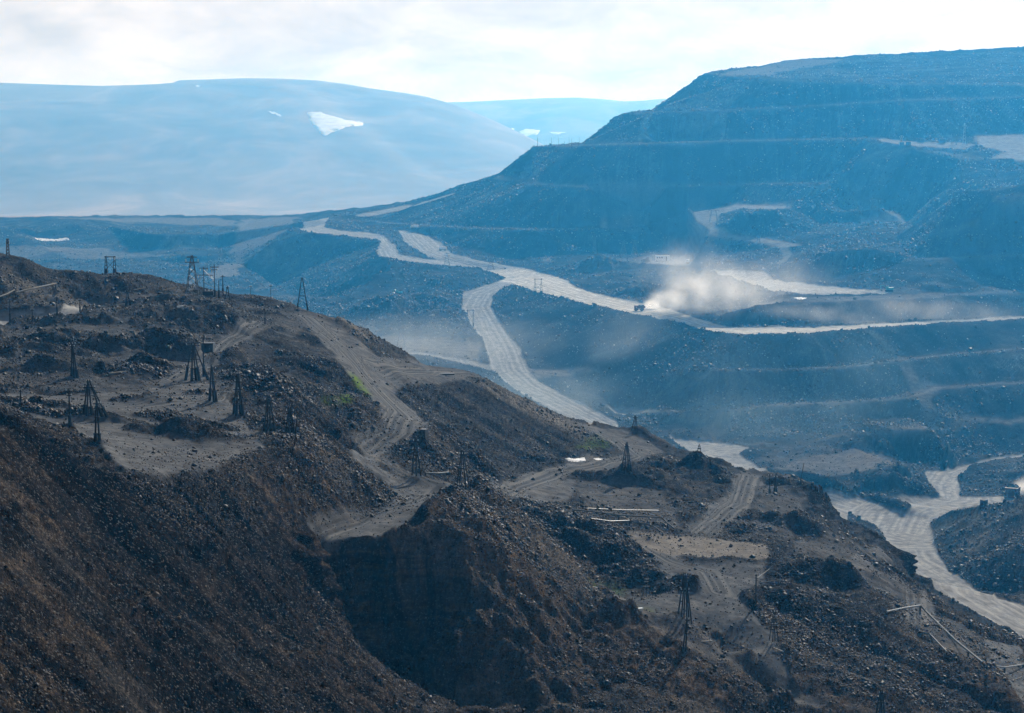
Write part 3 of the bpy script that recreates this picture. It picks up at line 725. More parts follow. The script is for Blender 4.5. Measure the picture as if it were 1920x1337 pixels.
def terrain_material():
    m, n, l, b = mat("mine_ground")
    geo = n.new("ShaderNodeNewGeometry"); pos = geo.outputs['Position']
    n1 = noise(n, l, pos, 0.035, 6, 0.62)
    n2 = noise(n, l, pos, 0.9, 5, 0.7)
    n3 = noise(n, l, pos, 0.22, 4, 0.65)
    vor = n.new("ShaderNodeTexVoronoi"); vor.inputs['Scale'].default_value = 3.6; l.new(pos, vor.inputs['Vector'])
    sep = n.new("ShaderNodeSeparateColor"); l.new(vor.outputs['Color'], sep.inputs[0])
    rock = ramp(n, l, n1, (0.34, (0.0150, 0.0155, 0.0165)), (0.50, (0.0420, 0.0425, 0.0435)), (0.66, (0.095, 0.093, 0.090)))
    brown = ramp(n, l, n3, (0.32, (0.0080, 0.0066, 0.0058)), (0.50, (0.0240, 0.0185, 0.0145)), (0.66, (0.056, 0.0420, 0.0300)), (0.76, (0.085, 0.068, 0.052)))
    mpc = n.new("ShaderNodeMapping"); mpc.inputs['Scale'].default_value = (0.035, 0.035, 0.75); l.new(pos, mpc.inputs['Vector'])
    beds = ramp(n, l, noise(n, l, mpc.outputs[0], 1.0, 6, 0.65, 0.8), (0.30, (0.008, 0.0065, 0.006)), (0.48, (0.026, 0.019, 0.013)), (0.60, (0.055, 0.037, 0.023)), (0.72, (0.02, 0.018, 0.017)))
    brown = mixrgb(n, l, attr(n, 'cliffy'), brown, beds)
    col = mixrgb(n, l, attr(n, 'brown'), rock, brown)
    st = ramp(n, l, attr(n, 'streak'), (0.20, (0.22, 0.22, 0.23)), (0.47, (0.85, 0.85, 0.85)), (0.80, (2.7, 2.5, 2.2)))
    col = mixrgb(n, l, 1.0, col, st, 'MULTIPLY')
    sp = ramp(n, l, n2, (0.30, (0.45, 0.45, 0.47)), (0.5, (0.95, 0.95, 0.95)), (0.70, (1.8, 1.75, 1.7)))
    col = mixrgb(n, l, 0.85, col, sp, 'MULTIPLY')
    peb = mth(n, l, 'GREATER_THAN', sep.outputs[0], 0.93)
    col = mixrgb(n, l, mth(n, l, 'MULTIPLY', peb, 0.5), col, (0.16, 0.155, 0.145))
    # gravel yards and tracks
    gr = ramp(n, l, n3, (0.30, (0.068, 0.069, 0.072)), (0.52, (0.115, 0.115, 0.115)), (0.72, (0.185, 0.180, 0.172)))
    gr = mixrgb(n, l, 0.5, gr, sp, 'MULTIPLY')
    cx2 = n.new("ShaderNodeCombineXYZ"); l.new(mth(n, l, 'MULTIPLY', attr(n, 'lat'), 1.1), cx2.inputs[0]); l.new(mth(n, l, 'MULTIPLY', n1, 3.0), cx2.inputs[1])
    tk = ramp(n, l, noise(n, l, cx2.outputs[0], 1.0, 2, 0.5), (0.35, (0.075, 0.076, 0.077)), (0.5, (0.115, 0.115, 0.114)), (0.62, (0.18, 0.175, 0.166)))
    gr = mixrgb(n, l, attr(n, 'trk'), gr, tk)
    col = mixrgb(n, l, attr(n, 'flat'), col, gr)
    pl = ramp(n, l, n3, (0.3, (0.15, 0.137, 0.120)), (0.7, (0.27, 0.245, 0.212)))
    pl = mixrgb(n, l, 0.4, pl, sp, 'MULTIPLY')
    col = mixrgb(n, l, attr(n, 'pale'), col, pl)
    # haul road: packed pale dust with wheel marks running along it
    lat = attr(n, 'lat')
    cx = n.new("ShaderNodeCombineXYZ"); l.new(mth(n, l, 'MULTIPLY', lat, 0.42), cx.inputs[0])
    l.new(mth(n, l, 'MULTIPLY', n1, 7.0), cx.inputs[1])
    wm = noise(n, l, cx.outputs[0], 1.0, 3, 0.55)
    rd = ramp(n, l, wm, (0.32, (0.22, 0.22, 0.22)), (0.48, (0.29, 0.29, 0.285)), (0.64, (0.41, 0.405, 0.39)))
    rd2 = ramp(n, l, n3, (0.30, (0.50, 0.51, 0.53)), (0.46, (0.95, 0.95, 0.95)), (0.66, (1.18, 1.17, 1.14)))
    rd = mixrgb(n, l, 0.8, rd, rd2, 'MULTIPLY')
    rd = mixrgb(n, l, attr(n, 'dusty'), rd, mixrgb(n, l, 1.0, rd, (1.75, 1.68, 1.55), 'MULTIPLY'))
    road = ramp(n, l, attr(n, 'road'), (0.25, (0, 0, 0)), (0.7, (1, 1, 1)))
    col = mixrgb(n, l, road, col, rd)
    gg = mth(n, l, 'MULTIPLY', attr(n, 'green'), ramp(n, l, n2, (0.38, (0, 0, 0)), (0.55, (1, 1, 1))))
    col = mixrgb(n, l, gg, col, (0.13, 0.21, 0.012))
    col = mixrgb(n, l, attr(n, 'fresh_shade'), col, mixrgb(n, l, 1.0, col, (0.40, 0.62, 0.72), 'MULTIPLY'))  # far rock made darker and bluer: haze and shade put into its colour
    l.new(col, b.inputs['Base Color'])
    b.inputs['Roughness'].default_value = 0.85
    b.inputs['Specular IOR Level'].default_value = 0.0
    hgt = mth(n, l, 'ADD', mth(n, l, 'MULTIPLY', n2, 0.55), mth(n, l, 'MULTIPLY', vor.outputs['Distance'], -0.25))
    hgt = mth(n, l, 'ADD', hgt, mth(n, l, 'MULTIPLY', n3, 1.2))
    bp = n.new("ShaderNodeBump"); bp.inputs['Distance'].default_value = 1.0
    sm = mth(n, l, 'SUBTRACT', 1.0, mth(n, l, 'MINIMUM', mth(n, l, 'MULTIPLY', mth(n, l, 'ADD', attr(n, 'road'), attr(n, 'flat')), 0.80), 0.85))
    l.new(mth(n, l, 'MULTIPLY', sm, 0.85), bp.inputs['Strength'])
    l.new(hgt, bp.inputs['Height']); l.new(bp.outputs['Normal'], b.inputs['Normal'])
    return m
M_GROUND = terrain_material()
BROWN = np.clip(1 - sstep(YY + 40 * n_big, 440, 620), 0, 1) * (0.55 + 0.9 * np.clip(n_mid + 0.4, 0, 1)) + 0.25 * (1 - sstep(YY, 600, 900))
BROWN = np.clip(BROWN * 0.8, 0, 1)

CLIFFY = np.clip(cliff * (1 - sstep(YY, 480, 620)) + 0.5 * lump * steep, 0, 1)
DUSTY = np.zeros((ND, NU), np.float32)
track_mask(DUSTY, np.zeros((ND, NU), np.float32), [(940, 514), (1010, 527), (1100, 555), (1200, 580), (1280, 594), (1330, 610), (1400, 620), (1500, 621), (1700, 610)], 26)
track_mask(DUSTY, np.zeros((ND, NU), np.float32), [(1340, 509), (1420, 520), (1500, 538), (1560, 543)], 28, 0.6)
FRESH_SHADE = ((0.40 + 0.60 * steep) * sstep(YY, 1550, 1900) * sstep(ZF, -118, -104) * (XX > -80 * (YY / 2000)) * (1 - np.clip(FLAT + ROAD + PALE, 0, 1))).astype(np.float32)  # dark dumped rock on the hill, with painted shade on its steep faces
FRESH_SHADE = np.maximum(FRESH_SHADE, (0.15 + 0.60 * steep) * sstep(YY, 850, 1100) * (1 - np.clip(FLAT + ROAD, 0, 1)))  # pit faces: painted shade that grows with steepness

def tag(o, label=None, cat=None, group=None, kind=None):
    if label: o['label'] = label
    if cat: o['category'] = cat
    if group: o['group'] = group
    if kind: o['kind'] = kind
    return o
def mesh_np(name, co, faces, m, attrs=(), smooth=True, parent=None):
    me = bpy.data.meshes.new(name)
    me.vertices.add(len(co)); me.vertices.foreach_set('co', np.ascontiguousarray(co, np.float32).ravel())
    k = faces.shape[1]
    me.loops.add(faces.size); me.polygons.add(len(faces))
    me.loops.foreach_set('vertex_index', np.ascontiguousarray(faces, np.int32).ravel())
    me.polygons.foreach_set('loop_start', (np.arange(len(faces)) * k).astype(np.int32))
    me.update(calc_edges=True)
    if smooth: me.shade_smooth()
    for nm, A in attrs:
        at = me.attributes.new(nm, 'FLOAT', 'POINT'); at.data.foreach_set('value', np.ascontiguousarray(A, np.float32))
    me.materials.append(m)
    o = bpy.data.objects.new(name, me); COL.objects.link(o)
    if parent: o.parent = parent
    return o
def fan_faces(nd, nu):
    idx = np.arange(nd * nu).reshape(nd, nu)
    return np.stack([idx[:-1, :-1], idx[:-1, 1:], idx[1:, 1:], idx[1:, :-1]], -1)

FF = fan_faces(ND, NU)
fr = (ROAD[:-1, :-1] + ROAD[1:, 1:]) * 0.5 > 0.5
pxc = (UX * CP * FPX + W / 2)[None, :-1]
yc, zc = YY[:-1, :-1], ZF[:-1, :-1]
hillm = (yc > 1850) & (zc > -106) & (pxc > 640) & ~fr
pitm = (yc > 1000) & (pxc > 940) & (yc < 1560) & ~fr & (zc < -120)
rest = ~(fr | hillm | pitm)
_gx, _gy = grads(blur(ZF, 1, 1))
DUST_LIT = np.maximum(np.clip(FLAT, 0, 1), 0.40 * (1 - sstep(np.hypot(_gx, _gy), 0.08, 0.40)) * (1 - ROAD) * (1 - 0.5 * sstep(YY, 850, 1150)))  # level ground lightened: settled dust plus the sun's fuller fall, put into the colour
VCO = np.stack([XX, YY, ZF], -1).reshape(-1, 3)
AT = [('road', ROAD), ('flat', DUST_LIT), ('green', GREEN), ('pale', PALE), ('lat', LAT), ('streak', STREAK), ('brown', BROWN), ('fresh_shade', FRESH_SHADE), ('dusty', DUSTY), ('trk', TRK), ('cliffy', CLIFFY)]
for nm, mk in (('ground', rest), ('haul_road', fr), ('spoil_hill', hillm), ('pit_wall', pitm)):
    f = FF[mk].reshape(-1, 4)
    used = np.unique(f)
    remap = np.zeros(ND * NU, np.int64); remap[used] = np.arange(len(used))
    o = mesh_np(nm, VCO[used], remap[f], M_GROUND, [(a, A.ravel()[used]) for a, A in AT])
    tag(o, kind='structure')

# ------------------------------------------------------------------ tundra plain and mountains far behind
def far_fan(D0, D1, nd, nu, fz):
    ux = (np.linspace(-350, 2350, nu) - W / 2) / FPX / CP
    d = np.geomspace(D0, D1, nd)
    Y = np.repeat(d[:, None], nu, 1); X = d[:, None] * ux[None, :]
    PX = np.repeat(np.linspace(-350, 2350, nu)[None, :], nd, 0)
    return X, Y, fz(PX, X, Y), ux, d
def crest_z(PX, prof, D):
    py = np.interp(PX, [p[0] for p in prof], [p[1] for p in prof])
    u, v = 0.0, (py - H / 2) / FPX
    return (-SP - v * CP) / (CP - v * SP) * D
PA = [(-350, 150), (0, 155), (100, 158), (200, 161), (300, 158.5), (333, 156), (346, 150.5), (400, 149), (460, 147), (530, 148), (600, 151.5), (650, 158), (700, 167), (760, 175), (800, 182), (840, 193),
      (880, 207), (930, 228), (1000, 262), (1100, 315), (1250, 370), (2350, 380)]
PB = [(-350, 230), (600, 215), (820, 193), (850, 191.5), (880, 191), (960, 187), (1020, 184), (1080, 183), (1130, 186), (1165, 190), (1200, 189), (1230, 186), (1280, 184), (1400, 190), (2350, 200)]
def fA(PX, X, Y):
    zc = crest_z(PX, PA, 9500.0)
    zs = boxblur(boxblur(zc, 28, 1), 28, 1)
    zc = zs + (zc - zs) * sstep(Y, 8900, 9450)
    base = -150 - 95 * sstep(Y, 3000, 5600)
    t = sstep(Y, 6000, 9500) ** 1.15
    z = base + (zc - base) * t
    z = np.where(Y > 9500, zc - (Y - 9500) * 0.10, z)
    # hollow right of the shoulder that runs down from the snow patch
    lx = np.interp(Y, [6200, 9000], [960, 585])
    dd = (PX - lx)
    z -= 26 * np.exp(-np.clip(dd, 0, None) ** 2 / 95.0 ** 2) * np.exp(-np.clip(-dd, 0, None) ** 2 / 55.0 ** 2) * sstep(Y, 6300, 7400) * (1 - sstep(Y, 8700, 9300))
    n = fbm(X.astype(np.float32), Y.astype(np.float32), 900, 4, 201)
    r = 1 - np.abs(fbm(X.astype(np.float32), Y.astype(np.float32), 700, 3, 211)) * 2
    hgt = sstep(Y, 5200, 7500) * (1 - sstep(Y, 8900, 9450))
    return (z + n * (5 + 14 * hgt) + r * 10 * hgt).astype(np.float32)
def fB(PX, X, Y):
    zc = crest_z(PX, PB, 13500.0)
    t = sstep(Y, 9800, 13500)
    z = -265 + (zc + 265) * t
    n = fbm(X.astype(np.float32), Y.astype(np.float32), 1400, 3, 231)
    return (z + n * 40 * sstep(Y, 10000, 11500) * (1 - sstep(Y, 12700, 13450))).astype(np.float32)
XA, YA, ZA, UA, DA = far_fan(2950, 10500, 420, 640, fA)
XB, YB, ZB, UB, DB = far_fan(9900, 13800, 90, 300, fB)
m, n, l, b = mat("tundra")
geo = n.new("ShaderNodeNewGeometry"); pos = geo.outputs['Position']
mp = n.new("ShaderNodeMapping"); mp.inputs['Scale'].default_value = (1, 0.45, 3.5); l.new(pos, mp.inputs['Vector'])
t1 = noise(n, l, mp.outputs[0], 0.0022, 8, 0.62, 0.6)
t2 = noise(n, l, pos, 0.012, 5, 0.6)
c = ramp(n, l, t1, (0.34, (0.150, 0.120, 0.105)), (0.50, (0.21, 0.165, 0.140)), (0.64, (0.33, 0.25, 0.20)))
c = mixrgb(n, l, 0.35, c, ramp(n, l, t2, (0.3, (0.7, 0.7, 0.7)), (0.7, (1.25, 1.25, 1.25))), 'MULTIPLY')
l.new(c, b.inputs['Base Color']); b.inputs['Roughness'].default_value = 1.0
M_TUNDRA = m
for nm, X_, Y_, Z_ in (("mountain", XA, YA, ZA), ("mountain", XB, YB, ZB)):
    o = mesh_np(nm, np.stack([X_, Y_, Z_], -1).reshape(-1, 3), fan_faces(*Z_.shape).reshape(-1, 4), M_TUNDRA)
    tag(o, kind='structure')

def hit_far(px, py, U_, D_, Z_):
    ux, sz = ray(px, py)
    j = (ux - U_[0]) / (U_[1] - U_[0]); b_ = int(min(max(j, 0), len(U_) - 2)); f = j - b_
    colz = Z_[:, b_] * (1 - f) + Z_[:, b_ + 1] * f
    d = colz - sz * D_
    k = np.where(d[1:] >= 0)[0]
    if not len(k): return None
    k = int(k[0]); t = d[k] / (d[k] - d[k + 1]) if d[k] < 0 else 0
    D = D_[k] + t * (D_[k + 1] - D_[k])
    return Vector((ux * D, D, sz * D))
m, n, l, b = mat("old_snow")
geo = n.new("ShaderNodeNewGeometry")
l.new(ramp(n, l, noise(n, l, geo.outputs['Position'], 0.03, 4), (0.3, (0.55, 0.57, 0.60)), (0.7, (0.85, 0.86, 0.87))), b.inputs['Base Color'])
b.inputs['Roughness'].default_value = 0.8
M_SNOW = m
def inside(px, py, poly):
    c = False; j = len(poly) - 1
    for i in range(len(poly)):
        (xi, yi), (xj, yj) = poly[i], poly[j]
        if (yi > py) != (yj > py) and px < (xj - xi) * (py - yi) / (yj - yi) + xi: c = not c
        j = i
    return c
def patch(name, poly, hitf, lift, step, m, thick):
    """a slab lying on the ground: outline and interior points found on the slope, then given thickness"""
    pin = [(a + random.uniform(-.35, .35) * step, b_ + random.uniform(-.3, .3) * step * 0.8) for a, b_ in densify(poly, True, step * 0.6)]
    x0, x1 = min(p[0] for p in poly), max(p[0] for p in poly); y0, y1 = min(p[1] for p in poly), max(p[1] for p in poly)
    ins = []
    yy = y0 + step / 2
    while yy < y1:
        xx = x0 + step / 2
        while xx < x1:
            if inside(xx, yy, poly): ins.append((xx + random.uniform(-.3, .3) * step, yy + random.uniform(-.3, .3) * step))
            xx += step
        yy += step
    w = [hitf(*p) for p in pin]; wi = [hitf(*p) for p in ins]
    w = [Vector(p) for p in w if p]; wi = [Vector(p) for p in wi if p]
    n0 = len(w)
    allp = w + wi
    vo, _, fo, ov, _, _ = delaunay_2d_cdt([Vector((p[0], p[1])) for p in allp], [], [list(range(n0))], 1, 0.001)
    zs = []
    A2 = np.array([(p[0], p[1], p[2]) for p in allp])
    for i, v_ in enumerate(vo):
        k = int(np.argmin((A2[:, 0] - v_.x) ** 2 + (A2[:, 1] - v_.y) ** 2))
        edge = any(q < n0 for q in ov[i]) if ov[i] else False
        zs.append(A2[k, 2] + (lift * 0.1 if edge else lift))
    nv = len(vo)
    cc = [(v_.x, v_.y, z_) for v_, z_ in zip(vo, zs)] + [(v_.x, v_.y, z_ - thick) for v_, z_ in zip(vo, zs)]
    ff = [tuple(f) for f in fo] + [tuple(nv + q for q in reversed(f)) for f in fo]
    ec = {}
    for f in fo:
        for a, b2 in zip(f, list(f[1:]) + [f[0]]):
            ec[(a, b2)] = 1
    ff += [(b2, a, a + nv, b2 + nv) for (a, b2) in ec if (b2, a) not in ec]
    me = bpy.data.meshes.new(name); me.from_pydata(cc, [], ff); me.update(); me.materials.append(m)
    o = bpy.data.objects.new(name, me); COL.objects.link(o)
    return o
hA = lambda a, b_: hit_far(a, b_, UA, DA, ZA)
hB = lambda a, b_: hit_far(a, b_, UB, DB, ZB)
hN = lambda a, b_: hit(a, b_, ZF)
for poly, hf, lab, lift in (
    ([(576, 211), (600, 210), (622, 218), (640, 222), (648, 226), (680, 228), (682, 236), (652, 237), (635, 244), (608, 255), (594, 242), (581, 228)], hA, "largest snow patch, wing shaped, on the blue mountain slope", 4),
    ([(503, 208), (515, 210), (531, 219), (517, 216)], hA, "thin slanting sliver of snow left of the wing shaped patch", 3),
    ([(367, 160), (377, 161), (371, 163)], hA, "tiny fleck of snow just under the flat mountain top", 3),
    ([(972, 247), (985, 242), (1013, 244), (1008, 252), (985, 256)], hB, "broad snow patch low on the paler mountain left of the spoil hill", 4),
    ([(1030, 247), (1060, 248), (1045, 252), (1034, 251)], hB, "narrow snow streak nearest the spoil hill on the paler mountain", 4),
    ([(959, 240), (967, 241), (963, 245)], hB, "small snow spot at the left end of the three on the paler mountain", 3)):
    o = patch("snow_patch", poly, hf, lift, 4.0, M_SNOW, 6)
    tag(o, lab, "snow patch", "snow patches on the mountains")
o = patch("snow_patch", [(62, 446), (80, 447), (100, 448.5), (128, 446), (131, 450), (110, 452.5), (85, 452), (68, 450)], hN, 0.8, 3.0, M_SNOW, 2)
tag(o, "long low snow bank under the dark bank on the flats at the far left", "snow patch")

# ------------------------------------------------------------------ loose rock
def rock_material():
    m, n, l, b = mat("broken_rock")
    a = n.new("ShaderNodeAttribute"); a.attribute_name = "tone"
    a2 = n.new("ShaderNodeAttribute"); a2.attribute_name = "warm"
    col = ramp(n, l, a.outputs['Fac'], (0.0, (0.010, 0.0103, 0.0112)), (0.4, (0.038, 0.038, 0.0385)), (0.75, (0.115, 0.112, 0.108)), (1.0, (0.38, 0.37, 0.35)))
    w = ramp(n, l, a.outputs['Fac'], (0.0, (0.009, 0.0070, 0.0060)), (0.4, (0.041, 0.029, 0.021)), (0.75, (0.150, 0.103, 0.069)), (1.0, (0.45, 0.37, 0.28)))
    c = mixrgb(n, l, a2.outputs['Fac'], col, w)
    geo = n.new("ShaderNodeNewGeometry")
    c = mixrgb(n, l, 0.6, c, ramp(n, l, noise(n, l, geo.outputs['Position'], 2.5, 3), (0.3, (0.6, 0.6, 0.6)), (0.7, (1.3, 1.3, 1.3))), 'MULTIPLY')
    l.new(c, b.inputs['Base Color']); b.inputs['Roughness'].default_value = 0.62
    b.inputs['Specular IOR Level'].default_value = 0.12
    return m
M_ROCK = rock_material()
CORN = np.array([(-1, -1, -1), (1, -1, -1), (1, 1, -1), (-1, 1, -1), (-1, -1, 1), (1, -1, 1), (1, 1, 1), (-1, 1, 1)], np.float32)
CUBEF = np.array([(0, 3, 2, 1), (4, 5, 6, 7), (0, 1, 5, 4), (1, 2, 6, 5), (2, 3, 7, 6), (3, 0, 4, 7)])
def rock_field(name, N, D0, D1, smin, smax, power, seed, dens, px0=-60, px1=1980):
    g = np.random.default_rng(seed)
    i0, i1 = np.searchsorted(DR, (D0, D1)) - 1
    fi = g.uniform(i0, i1 - 1, N * 6); j0, j1 = np.searchsorted(UX, [(px0 - W / 2) / FPX / CP, (px1 - W / 2) / FPX / CP])
    fj = g.uniform(j0, min(j1, NU - 2), N * 6)
    a, b_ = fi.astype(int), fj.astype(int)
    keep = g.random(N * 6) < dens[a, b_]
    fi, fj, a, b_ = fi[keep][:N], fj[keep][:N], a[keep][:N], b_[keep][:N]
    k = len(fi)
    ti, tj = fi - a, fj - b_
    D = DR[a] * (1 - ti) + DR[a + 1] * ti
    ux = UX[a * 0 + b_] + (UX[1] - UX[0]) * tj
    z = (ZF[a, b_] * (1 - tj) + ZF[a, b_ + 1] * tj) * (1 - ti) + (ZF[a + 1, b_] * (1 - tj) + ZF[a + 1, b_ + 1] * tj) * ti
    u = g.random(k)
    s = smin * (1 - u * (1 - (smin / smax) ** power)) ** (-1.0 / power)
    s *= 0.75 + 0.5 * np.clip(n_mid[a, b_] + 0.5, 0, 1)
    c = CORN[None] * g.uniform(0.55, 1.0, (k, 8, 3)) 
    c = c * np.stack([g.uniform(0.6, 1.3, k), g.uniform(0.6, 1.2, k), g.uniform(0.4, 0.9, k)], -1)[:, None, :]
    q = g.normal(size=(k, 4)); q[:, 0] += 1.2; q /= np.linalg.norm(q, axis=1)[:, None]
    w_, x_, y_, z_ = q.T
    Rm = np.stack([1 - 2 * (y_ ** 2 + z_ ** 2), 2 * (x_ * y_ - z_ * w_), 2 * (x_ * z_ + y_ * w_),
                   2 * (x_ * y_ + z_ * w_), 1 - 2 * (x_ ** 2 + z_ ** 2), 2 * (y_ * z_ - x_ * w_),
                   2 * (x_ * z_ - y_ * w_), 2 * (y_ * z_ + x_ * w_), 1 - 2 * (x_ ** 2 + y_ ** 2)], -1).reshape(k, 3, 3)
    c = np.einsum('kij,kvj->kvi', Rm, c) * s[:, None, None]
    c += np.stack([ux * D, D, z + 0.25 * s], -1)[:, None, :]
    tone = np.clip(g.beta(1.5, 2.6, k) + (g.random(k) < 0.06) * 0.5, 0, 1) * (1 - 0.45 * np.clip(s / smax, 0, 1)) * (1.0 if D0 < 800 else 1.3)
    warm = np.clip(BROWN[a, b_] * g.uniform(0.4, 1.5, k), 0, 1)
    f = (CUBEF[None] + (np.arange(k) * 8)[:, None, None]).reshape(-1, 4)
    o = mesh_np(name, c.reshape(-1, 3), f, M_ROCK, [('tone', np.repeat(tone, 8)), ('warm', np.repeat(warm, 8))], smooth=False)
    tag(o, kind='stuff')
    return o
clus = np.clip(fbm(XX, YY, 30, 3, 301) * 1.6 + 0.55, 0.05, 1)
clus2 = np.clip(fbm(XX, YY, 9, 3, 311) * 2.0 + 0.5, 0.05, 1)
dens = np.clip(rough * clus * (0.35 + 0.65 * clus2) * np.clip(STREAK * 2 - 0.1, 0.15, 1.6) + 0.025 * (FLAT > 0.5), 0, 1)
_b = np.zeros((ND, NU), np.float32)
for ln, hw_ in (([(1180, 800), (1250, 772), (1350, 762), (1500, 752), (1690, 742)], 10), ([(1400, 808), (1500, 806), (1650, 800), (1750, 795)], 14), ([(860, 428), (1000, 432), (1130, 430)], 6), ([(1300, 696), (1500, 692), (1930, 655)], 4),
                ([(600, 590), (680, 600), (760, 590), (840, 600)], 45), ([(1760, 845), (1830, 840)], 12), ([(1680, 880), (1715, 910)], 10), ([(1100, 1000), (1180, 1060)], 9), ([(640, 870), (720, 930)], 7), ([(300, 905), (480, 880), (560, 860)], 9)):
    track_mask(_b, _d, ln, hw_)
dens = np.clip(np.where(YY > 850, dens * (0.5 + 0.4 * sstep(YY, 1500, 1700)), dens * np.clip(1 + 0.6 * rill4 * steep, 0.1, 2)) + 0.9 * _b * rough + 0.5 * BERM, 0, 1)
dens = np.clip(dens + 0.75 * _md * np.clip(0.1 + 1.2 * clus2, 0, 1), 0, 1)
dens *= 1 - 0.9 * cliff
dens = np.where(ROAD > 0.3, 0.0, dens)
rock_field("rubble", 230000, 232, 560, 0.085, 0.48, 2.9, 1, dens)
rock_field("rubble", 110000, 440, 860, 0.11, 0.75, 2.8, 2, dens)
rock_field("rubble", 90000, 860, 1700, 0.24, 1.5, 2.8, 3, dens)
rock_field("rubble", 80000, 1600, 2750, 0.38, 1.3, 2.8, 4, dens)
#@@PART4
# ------------------------------------------------------------------ builders for the things of the mine
def plain(name, col, rough=0.7, metal=0.0, var=0.35, scale=3.0):
    m, n, l, b = mat(name)
    tc = n.new("ShaderNodeTexCoord")
    f = noise(n, l, tc.outputs['Object'], scale, 4, 0.65)
    lo = tuple(c * (1 - var) for c in col); hi = tuple(min(1, c * (1 + var)) for c in col)
    l.new(ramp(n, l, f, (0.3, lo), (0.7, hi)), b.inputs['Base Color'])
    b.inputs['Roughness'].default_value = rough; b.inputs['Metallic'].default_value = metal
    return m
M_WOOD = plain("tarred_wood", (0.011, 0.0095, 0.0085), 0.8)
M_STUB = plain("dark_concrete", (0.020, 0.021, 0.024), 0.9)
M_STEEL = plain("weathered_steel", (0.045, 0.050, 0.055), 0.55, 0.3)
M_PALEST = plain("pale_steel", (0.32, 0.35, 0.36), 0.5, 0.3)
M_PIPE = plain("insulated_pipe", (0.075, 0.082, 0.085), 0.7, 0.0, 0.45, 1.2)
M_PIPED = plain("dark_pipe", (0.035, 0.038, 0.042), 0.5, 0.2)
M_PLANK = plain("bleached_timber", (0.26, 0.24, 0.20), 0.8)
M_CERAM = plain("glazed_insulator", (0.55, 0.58, 0.56), 0.2, 0, 0.1)
M_CABIN = plain("cabin_steel", (0.055, 0.070, 0.075), 0.6, 0.1)
M_CABIND = plain("dark_cabin_steel", (0.012, 0.018, 0.026), 0.6, 0.1)
M_WHITE = plain("chalky_white_paint", (0.72, 0.74, 0.76), 0.6, 0, 0.15)
M_GLASS = plain("dark_glass", (0.02, 0.03, 0.04), 0.15, 0, 0.1)
M_RED = plain("dusty_red_paint", (0.085, 0.022, 0.015), 0.6, 0, 0.4, 1.0)
M_REDDARK = plain("dark_red_steel", (0.045, 0.018, 0.016), 0.7, 0, 0.4, 1.0)
M_TYRE = plain("rubber", (0.014, 0.014, 0.015), 0.9)
M_TEAL = plain("teal_paint", (0.03, 0.26, 0.30), 0.5, 0, 0.25)
M_YEL = plain("ochre_rock", (0.55, 0.38, 0.16), 0.85, 0, 0.45, 6.0)
M_LAMP = plain("lamp_glass", (0.75, 0.75, 0.7), 0.15, 0, 0.05)

class MB:
    def __init__(s): s.v = []; s.f = []
    def tube(s, a, b_, r0, r1=None, n=7):
        r1 = r0 if r1 is None else r1
        a, b_ = Vector(a), Vector(b_); d = (b_ - a).normalized()
        u = d.orthogonal().normalized(); w = d.cross(u); k = len(s.v)
        for c, r in ((a, r0), (b_, r1)):
            for i in range(n):
                t = 2 * math.pi * i / n
                s.v.append(tuple(c + u * math.cos(t) * r + w * math.sin(t) * r))
        for i in range(n): s.f.append((k + i, k + (i + 1) % n, k + n + (i + 1) % n, k + n + i))
        s.f.append(tuple(k + i for i in reversed(range(n)))); s.f.append(tuple(k + n + i for i in range(n)))
        return s
    def box(s, c, size, rot=None, taper=1.0):
        k = len(s.v); x, y, z = size[0] / 2, size[1] / 2, size[2] / 2
        for sz in (-1, 1):
            t = taper if sz > 0 else 1
            for sx, sy in ((-1, -1), (1, -1), (1, 1), (-1, 1)):
                p = Vector((sx * x * t, sy * y * t, sz * z))
                if rot: p = rot @ p
                s.v.append(tuple(p + Vector(c)))
        s.f += [tuple(k + q for q in f) for f in ((0, 3, 2, 1), (4, 5, 6, 7), (0, 1, 5, 4), (1, 2, 6, 5), (2, 3, 7, 6), (3, 0, 4, 7))]
        return s
    def prism(s, prof, y0, y1):
        """profile in x,z pushed along y"""
        k = len(s.v); n = len(prof)
        for y in (y0, y1): s.v += [(p[0], y, p[1]) for p in prof]
        s.f.append(tuple(k + i for i in range(n))); s.f.append(tuple(k + n + i for i in reversed(range(n))))
        for i in range(n): s.f.append((k + (i + 1) % n, k + i, k + n + i, k + n + (i + 1) % n))
        return s
    def disc(s, c, r, w, n=20, bevel=0.12):
        """wheel lying along y with rounded shoulders"""
        x, y, z = c; k = len(s.v)
        rings = ((-w / 2, r * 0.55), (-w / 2, r * (1 - bevel)), (-w / 2 + w * 0.15, r), (w / 2 - w * 0.15, r), (w / 2, r * (1 - bevel)), (w / 2, r * 0.55))
        for dy, rr in rings:
            for i in range(n):
                t = 2 * math.pi * i / n; s.v.append((x + rr * math.cos(t), y + dy, z + rr * math.sin(t)))
        for q in range(len(rings) - 1):
            for i in range(n): s.f.append((k + q * n + i, k + (q + 1) * n + i, k + (q + 1) * n + (i + 1) % n, k + q * n + (i + 1) % n))
        s.f.append(tuple(k + i for i in reversed(range(n)))); s.f.append(tuple(k + (len(rings) - 1) * n + i for i in range(n)))
        return s
    def build(s, name, m, parent=None):
        me = bpy.data.meshes.new(name); me.from_pydata(s.v, [], s.f); me.update(); me.materials.append(m)
        o = bpy.data.objects.new(name, me); COL.objects.link(o)
        if parent: o.parent = parent
        return o
def empty(name, loc, rz=0.0):
    o = bpy.data.objects.new(name, None); COL.objects.link(o)
    o.location = loc; o.rotation_euler = (0, 0, rz); o.empty_display_size = 1
    return o
def gz(x, y): return zat(x, y, ZF)
